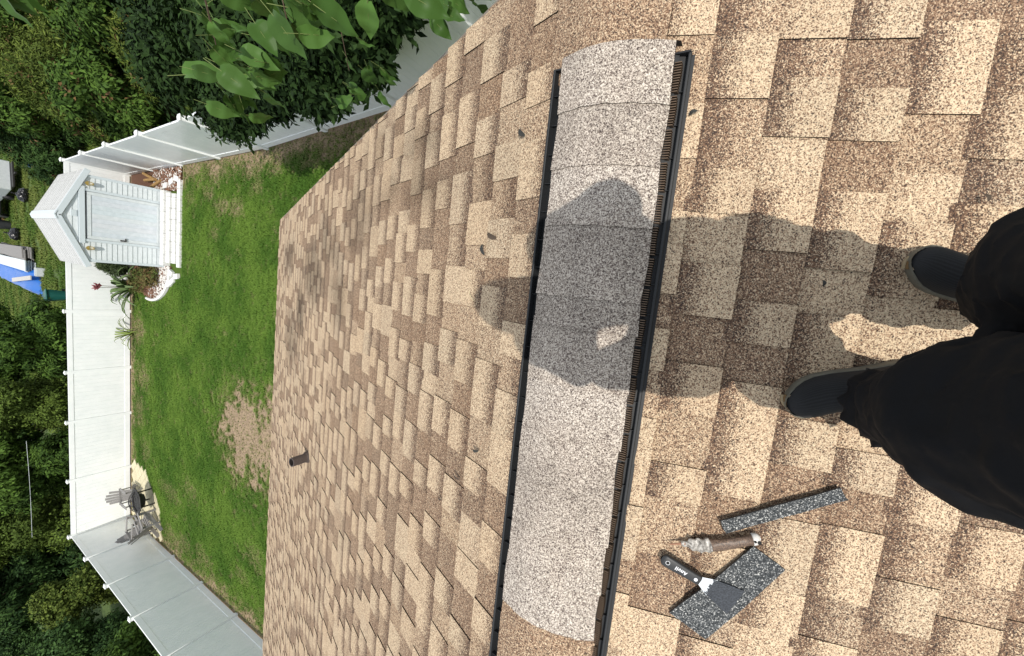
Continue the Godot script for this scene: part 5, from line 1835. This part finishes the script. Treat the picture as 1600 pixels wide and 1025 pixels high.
func build_debris() -> void:
	var spots := [[0.477, -0.672, 0.030, 0, "small dark leaf scrap on the far slope just left of the vent's upper end"], [0.165, -0.775, 0.042, 1, "curled dark leaf bit on the far slope above the head shadow"], [0.118, -0.815, 0.038, 0, "square black scrap beside the curled leaf bit on the far slope"], [-0.592, -0.748, 0.026, 0, "short dark crumb on the far slope, nearest the vent among those below the shadow"], [-0.743, -0.848, 0.034, 1, "long dark crumb on the far slope below and left of the short crumb"], [0.304, 0.415, 0.018, 1, "brown leaf crumb on the near slope above the right shoe"], [0.086, 0.147, 0.014, 0, "tiny black spot on the near slope inside the leg shadow"], [0.467, -0.180, 0.020, 0, "small grey triangular chip against the near side of the vent"], [-0.05, -0.86, 0.05, 2, "thin pale straw lying on the far slope above the head shadow"], [-0.89, -0.95, 0.02, 0, "small dark crumb on the far slope farthest down the vent"]]
	for i in spots.size():
		var s: Array = spots[i]
		var far: bool = s[1] < RIDGE_Z
		var at := Vector3(s[0], (far_y(s[1]) if far else near_y(s[1])) + 0.012, s[1])
		var b := MB.new()
		var w: float = s[2]
		var col: Color = [Color(0.035, 0.032, 0.03), Color(0.07, 0.05, 0.035), Color(0.50, 0.42, 0.24)][s[3]]
		var rows := []
		for k in 5:
			var t := k / 4.0
			var hw: float = w * [0.28, 0.24, 0.035][s[3]] * sqrt(maxf(0.0, sin(PI * (t * 0.86 + 0.07))))
			var y: float = 0.006 * sin(t * 3.0) + 0.004
			rows.append([Vector3((t - 0.5) * w, y + 0.3 * hw, -hw), Vector3((t - 0.5) * w, y, 0.2 * hw * sin(k * 2.0)), Vector3((t - 0.5) * w, y + 0.5 * hw, hw)])
		b.sheet_up(rows, col)
		var o := put("leaf_scrap", b.mesh(M.chip))
		o.position = at
		o.rotation = Vector3(-0.36 if far else 0.36, [0.9, 1.2, 0.3, 1.6, 1.2, 0.5, 0.2, 2.0, 0.6, 1.0][i], 0)
		tag(o, s[4], "debris", "leaf bits and crumbs on the roof")


# ---- things in the yard behind the back fence ----

func build_neighbour() -> void:
	# tarp covered pile
	var o := thing("tarp_pile", "bright blue tarp over a pile, tied down with a board on top", "tarp", Vector3(-3.05, 0, -43.0))
	var rows := []
	for i in 17:
		var row := []
		for j in 11:
			var u := i / 16.0; var v := j / 10.0
			var x := lerpf(-0.95, 0.85, v); var z := lerpf(3.2, -12.0, u)
			var ed := minf(minf(v, 1 - v) * 5.0, minf(u, 1 - u) * 9.0)
			var y := 0.42 * smoothstep(0.0, 1.0, ed) + 0.16 * noise.get_noise_2d(x * 60.0, z * 40.0) + 0.05
			row.append(Vector3(x * (1.0 + 0.06 * noise.get_noise_2d(z * 50.0, 3)), y, z))
		rows.append(row)
	var b := MB.new()
	b.sheet_up(rows)
	put("tarp", b.mesh(M.tarp), o)
	var pl := MB.new()
	pl.bar(Vector3(0.3, 0.55, 3.6), Vector3(-0.35, 0.60, -2.5), 0.28, 0.05)
	put("board", pl.mesh(M.board), o)
	# sheets
	var s := thing("board_stack", "stack of long grey and white boards beside the blue tarp", "boards", Vector3(-1.75, 0, -47.5))
	for k in 9:
		var sb := MB.new()
		sb.box(Vector3(-0.42 + rnd(-0.04, 0.04), 0.12 + 0.055 * k, rnd(-0.3, 0.3)), Vector3(0.72, 0.042, 12.5), Basis(Vector3.UP, rnd(-0.02, 0.02)), Color(1, 1, 1))
		put("white_board", sb.mesh(M.shed), s)
	for k in 7:
		var sb := MB.new()
		sb.box(Vector3(0.42 + rnd(-0.04, 0.04), 0.14 + 0.075 * k, rnd(-0.3, 0.3)), Vector3(0.75, 0.055, 12.3), Basis(Vector3.UP, rnd(-0.02, 0.02)) * Basis(Vector3.BACK, 0.03), Color(1, 1, 1))
		put("grey_board", sb.mesh(M.grey_wood), s)
	var bk := MB.new()
	for z in [-5.0, -2.5, 0.0, 2.5, 5.0]:
		bk.box(Vector3(0, 0.05, z), Vector3(1.8, 0.09, 0.09))
	put("bearer", bk.mesh(M.bark), s)
	# small white crate, dark bin with wheels, grey barrel, blue barrel, trailer, covered grill
	var cr := thing("white_crate", "small white crate on the grass by the end of the blue tarp", "crate", Vector3(-2.35, 0, -39.2))
	var cb := MB.new()
	for sd in [[Vector3(0, 0.2, 0.28), Vector3(0.5, 0.4, 0.03)], [Vector3(0, 0.2, -0.28), Vector3(0.5, 0.4, 0.03)], [Vector3(0.26, 0.2, 0), Vector3(0.03, 0.4, 0.53)], [Vector3(-0.26, 0.2, 0), Vector3(0.03, 0.4, 0.53)], [Vector3(0, 0.03, 0), Vector3(0.5, 0.03, 0.53)]]:
		cb.box(sd[0], sd[1], Basis.IDENTITY, Color.WHITE, 0.01)
	put("sides", cb.mesh(M.shed), cr)
	for q in [[Vector3(0.55, 0, -50.0), lin(0.03, 0.032, 0.035), "dark grey wheeled bin on the grass behind the shed roof", 0.2], [Vector3(-3.3, 0, -33.5), lin(0.01, 0.10, 0.085), "dark green wheeled bin close behind the back fence", -0.4]]:
		var w := thing("wheeled_bin", q[2], "bin", q[0], q[3])
		var wb := MB.new()
		wb.tube([Vector3(0, 0.08, 0), Vector3(0, 0.8, 0)], [0.30, 0.40], 4)
		var m: StandardMaterial3D = mat(q[1], 0.45)
		put("bin_body", wb.mesh(m), w)
		var lb := MB.new()
		lb.box(Vector3(0, 0.83, 0), Vector3(0.62, 0.06, 0.66), Basis(Vector3.UP, PI / 4), Color.WHITE, 0.02)
		put("lid", lb.mesh(m), w)
		for sx in [-1.0, 1.0]:
			var wl := MB.new()
			wl.tube([Vector3(sx * 0.25 - 0.03, 0.1, -0.26), Vector3(sx * 0.25 + 0.03, 0.1, -0.26)], [0.1, 0.1], 12)
			put("wheel", wl.mesh(M.plastic), w)
	for q in [[Vector3(-0.1, 0, -46.5), 0.5, "black rubbish sack on the rough grass beside the stack of boards"], [Vector3(2.6, 0, -43.0), 0.3, "black rubbish sack on the grass in front of the black pickup"]]:
		var sk := thing("rubbish_sack", q[2], "sack", q[0], q[1])
		var sm := field_mesh([[Vector3(-0.15, 0.28, 0), Vector3(0.2, 0.25, 0.1), 0.3, 0.26], [Vector3(0, 0.3, 0), Vector3(0.05, 0.68, 0), 0.2, 0.05]], 0.05, 0.12, Color.WHITE, 0.06)
		put("bag", sm.mesh(M.car_black), sk)
		var tk := MB.new()
		tk.tube([Vector3(0.05, 0.66, 0), Vector3(0.05, 0.74, 0), Vector3(0.09, 0.80, 0)], [0.05, 0.03, 0.07], 8)
		put("knot", tk.mesh(M.car_black), sk)
	var tr := thing("utility_trailer", "white flat topped trailer behind the right slope of the shed roof", "trailer", Vector3(3.6, 0, -48.0), 0.15)
	var tb := MB.new()
	tb.box(Vector3(0, 0.95, 0), Vector3(2.0, 0.9, 5.0), Basis.IDENTITY, Color.WHITE, 0.05)
	put("box_body", tb.mesh(M.shed), tr)
	var tb2 := MB.new()
	tb2.box(Vector3(0, 0.47, 0.4), Vector3(1.7, 0.08, 5.6))
	tb2.bar(Vector3(0, 0.45, 2.6), Vector3(0, 0.42, 3.7), 0.1, 0.08)
	put("frame", tb2.mesh(M.dark_metal), tr)
	for sx in [-1.0, 1.0]:
		var wl := MB.new()
		wl.tube([Vector3(sx * 0.98 - 0.1, 0.32, -0.3), Vector3(sx * 0.98 + 0.1, 0.32, -0.3)], [0.32, 0.32], 16)
		put("wheel", wl.mesh(M.plastic), tr)
	var gr := thing("black_truck", "black pickup beside the white trailer, partly hidden by the shed roof", "pickup", Vector3(1.95, 0, -52.5), 0.1)
	var gb := MB.new()
	gb.box(Vector3(0, 0.72, 0), Vector3(1.85, 0.6, 5.2), Basis.IDENTITY, Color.WHITE, 0.12)
	gb.box(Vector3(0, 1.28, -0.3), Vector3(1.55, 0.62, 1.9), Basis.IDENTITY, Color.WHITE, 0.2)
	put("body", gb.mesh(M.car_black), gr)
	var gw := MB.new()
	gw.box(Vector3(0, 1.33, -0.3), Vector3(1.57, 0.36, 1.6), Basis.IDENTITY, Color.WHITE, 0.05)
	put("windows", gw.mesh(M.screen), gr)
	for sx in [-1.0, 1.0]:
		for sz in [-1.6, 1.6]:
			var wl := MB.new()
			wl.tube([Vector3(sx * 0.85 - 0.11, 0.36, sz), Vector3(sx * 0.85 + 0.11, 0.36, sz)], [0.36, 0.36], 16)
			put("wheel", wl.mesh(M.plastic), gr)
	var br := thing("blue_barrel", "blue plastic barrel half hidden behind the far edge of the shed roof", "barrel", Vector3(4.15, 0, -36.5))
	var bb := MB.new()
	bb.tube([Vector3(0, 0.0, 0), Vector3(0, 0.03, 0), Vector3(0, 0.3, 0), Vector3(0, 0.6, 0), Vector3(0, 0.9, 0), Vector3(0, 0.93, 0)], [0.26, 0.29, 0.31, 0.31, 0.29, 0.26], 16)
	put("barrel_body", bb.mesh(M.barrel), br)
	var bl := MB.new()
	bl.tube([Vector3(0, 0.93, 0), Vector3(0, 0.96, 0)], [0.27, 0.27], 16)
	put("lid", bl.mesh(M.plastic), br)
	var pal := thing("pallet", "weathered wooden pallet on the grass past the dark bin", "pallet", Vector3(1.35, 0, -53.5), 0.1)
	for k in 6:
		var pb := MB.new()
		pb.box(Vector3(-0.5 + 0.2 * k, 0.13, 0), Vector3(0.14, 0.025, 1.2))
		put("slat", pb.mesh(M.wood), pal)
	for k in 3:
		var pb := MB.new()
		pb.box(Vector3(0, 0.06, -0.5 + 0.5 * k), Vector3(1.2, 0.09, 0.09))
		put("bearer", pb.mesh(M.wood), pal)
	# stair railing in the yard to the right
	var ra := thing("stair_railing", "pale grey baluster railing glimpsed between the trees past the side fence", "railing", Vector3(4.35, 0, -13.6))
	var e0 := Vector3(-0.15, 1.45, 0.0); var e1 := Vector3(0.75, 0.80, 0.35)
	for hh in [0.0, -0.62]:
		var rb := MB.new()
		rb.bar(e0 + Vector3(0, hh, 0), e1 + Vector3(0, hh, 0), 0.05, 0.04, Vector3.UP, Color.WHITE, 0.006)
		put("rail", rb.mesh(M.board), ra)
	for k in 9:
		var p := e0.lerp(e1, (k + 0.5) / 9.0)
		var rb := MB.new()
		rb.box(p + Vector3(0, -0.31, 0), Vector3(0.032, 0.6, 0.032))
		put("baluster", rb.mesh(M.board), ra)
	for e in [e0, e1]:
		var rb := MB.new()
		rb.box(Vector3(e.x, (e.y + 0.05) / 2, e.z), Vector3(0.08, e.y + 0.05, 0.08), Basis.IDENTITY, Color.WHITE, 0.006)
		put("post", rb.mesh(M.board), ra)
	# thin overhead wire before the hedge
	var wm := MB.new()
	var pts := []; var rad := []
	for k in 21:
		var t := k / 20.0
		pts.append(Vector3(lerpf(-8.2, -12.4, t), lerpf(2.84, 2.77, t) - 0.02 * sin(t * PI), -23.7)); rad.append(0.006)
	wm.tube(pts, rad, 5)
	var wi := put("cable", wm.mesh(M.shed))
	tag(wi, "thin pale cable strung in front of the hedge behind the back fence", "cable")


func _ready() -> void:
	# camera
	var cam := Camera3D.new()
	cam.name = "camera"
	cam.fov = 2.0 * rad_to_deg(atan(512.5 / 600.0))
	cam.near = 0.01
	cam.far = 900.0
	cam.transform = Transform3D(Basis(Vector3(0.10583, -0.51935, 0.84798), Vector3(0.98850, -0.03771, -0.14646), Vector3(0.10804, 0.85373, 0.50939)).orthonormalized(), EYE)
	add_child(cam)
	cam.current = true
	# sky and light
	var env := Environment.new()
	env.background_mode = Environment.BG_SKY
	var sky := Sky.new()
	var sm := ProceduralSkyMaterial.new()
	sm.sky_top_color = Color(0.73, 0.76, 0.80)
	sm.sky_horizon_color = Color(0.93, 0.92, 0.92)
	sm.ground_bottom_color = Color(0.25, 0.27, 0.2)
	sm.ground_horizon_color = Color(0.6, 0.64, 0.62)
	sm.sky_energy_multiplier = 1.35
	sky.sky_material = sm
	env.sky = sky
	env.ambient_light_source = Environment.AMBIENT_SOURCE_SKY
	env.tonemap_mode = Environment.TONE_MAPPER_LINEAR
	env.tonemap_exposure = 0.84
	env.sdfgi_enabled = true
	env.ssao_enabled = true
	env.ssil_enabled = true
	var we := WorldEnvironment.new()
	we.name = "world_environment"
	we.environment = env
	add_child(we)
	var sun := DirectionalLight3D.new()
	sun.name = "sun"
	sun.rotation = Vector3(deg_to_rad(-60.0), deg_to_rad(-1.5), 0)
	sun.light_energy = 1.42
	sun.light_color = Color(1.0, 0.975, 0.94)
	sun.light_angular_distance = 0.5
	sun.shadow_enabled = true
	add_child(sun)

	rng.seed = 20240611
	noise.seed = 7
	noise.noise_type = FastNoiseLite.TYPE_SIMPLEX_SMOOTH
	noise.frequency = 0.01
	make_materials()
	var t0 := Time.get_ticks_msec()
	build_ground()
	print("ground ", Time.get_ticks_msec() - t0)
	build_house()
	print("house ", Time.get_ticks_msec() - t0)
	rng.seed = 91
	build_fences()
	build_shed()
	build_patio()
	build_beds()
	print("yard ", Time.get_ticks_msec() - t0)
	rng.seed = 92
	build_trees()
	print("trees ", Time.get_ticks_msec() - t0)
	build_neighbour()
	build_person()
	print("person ", Time.get_ticks_msec() - t0)
	build_tools()
	build_debris()
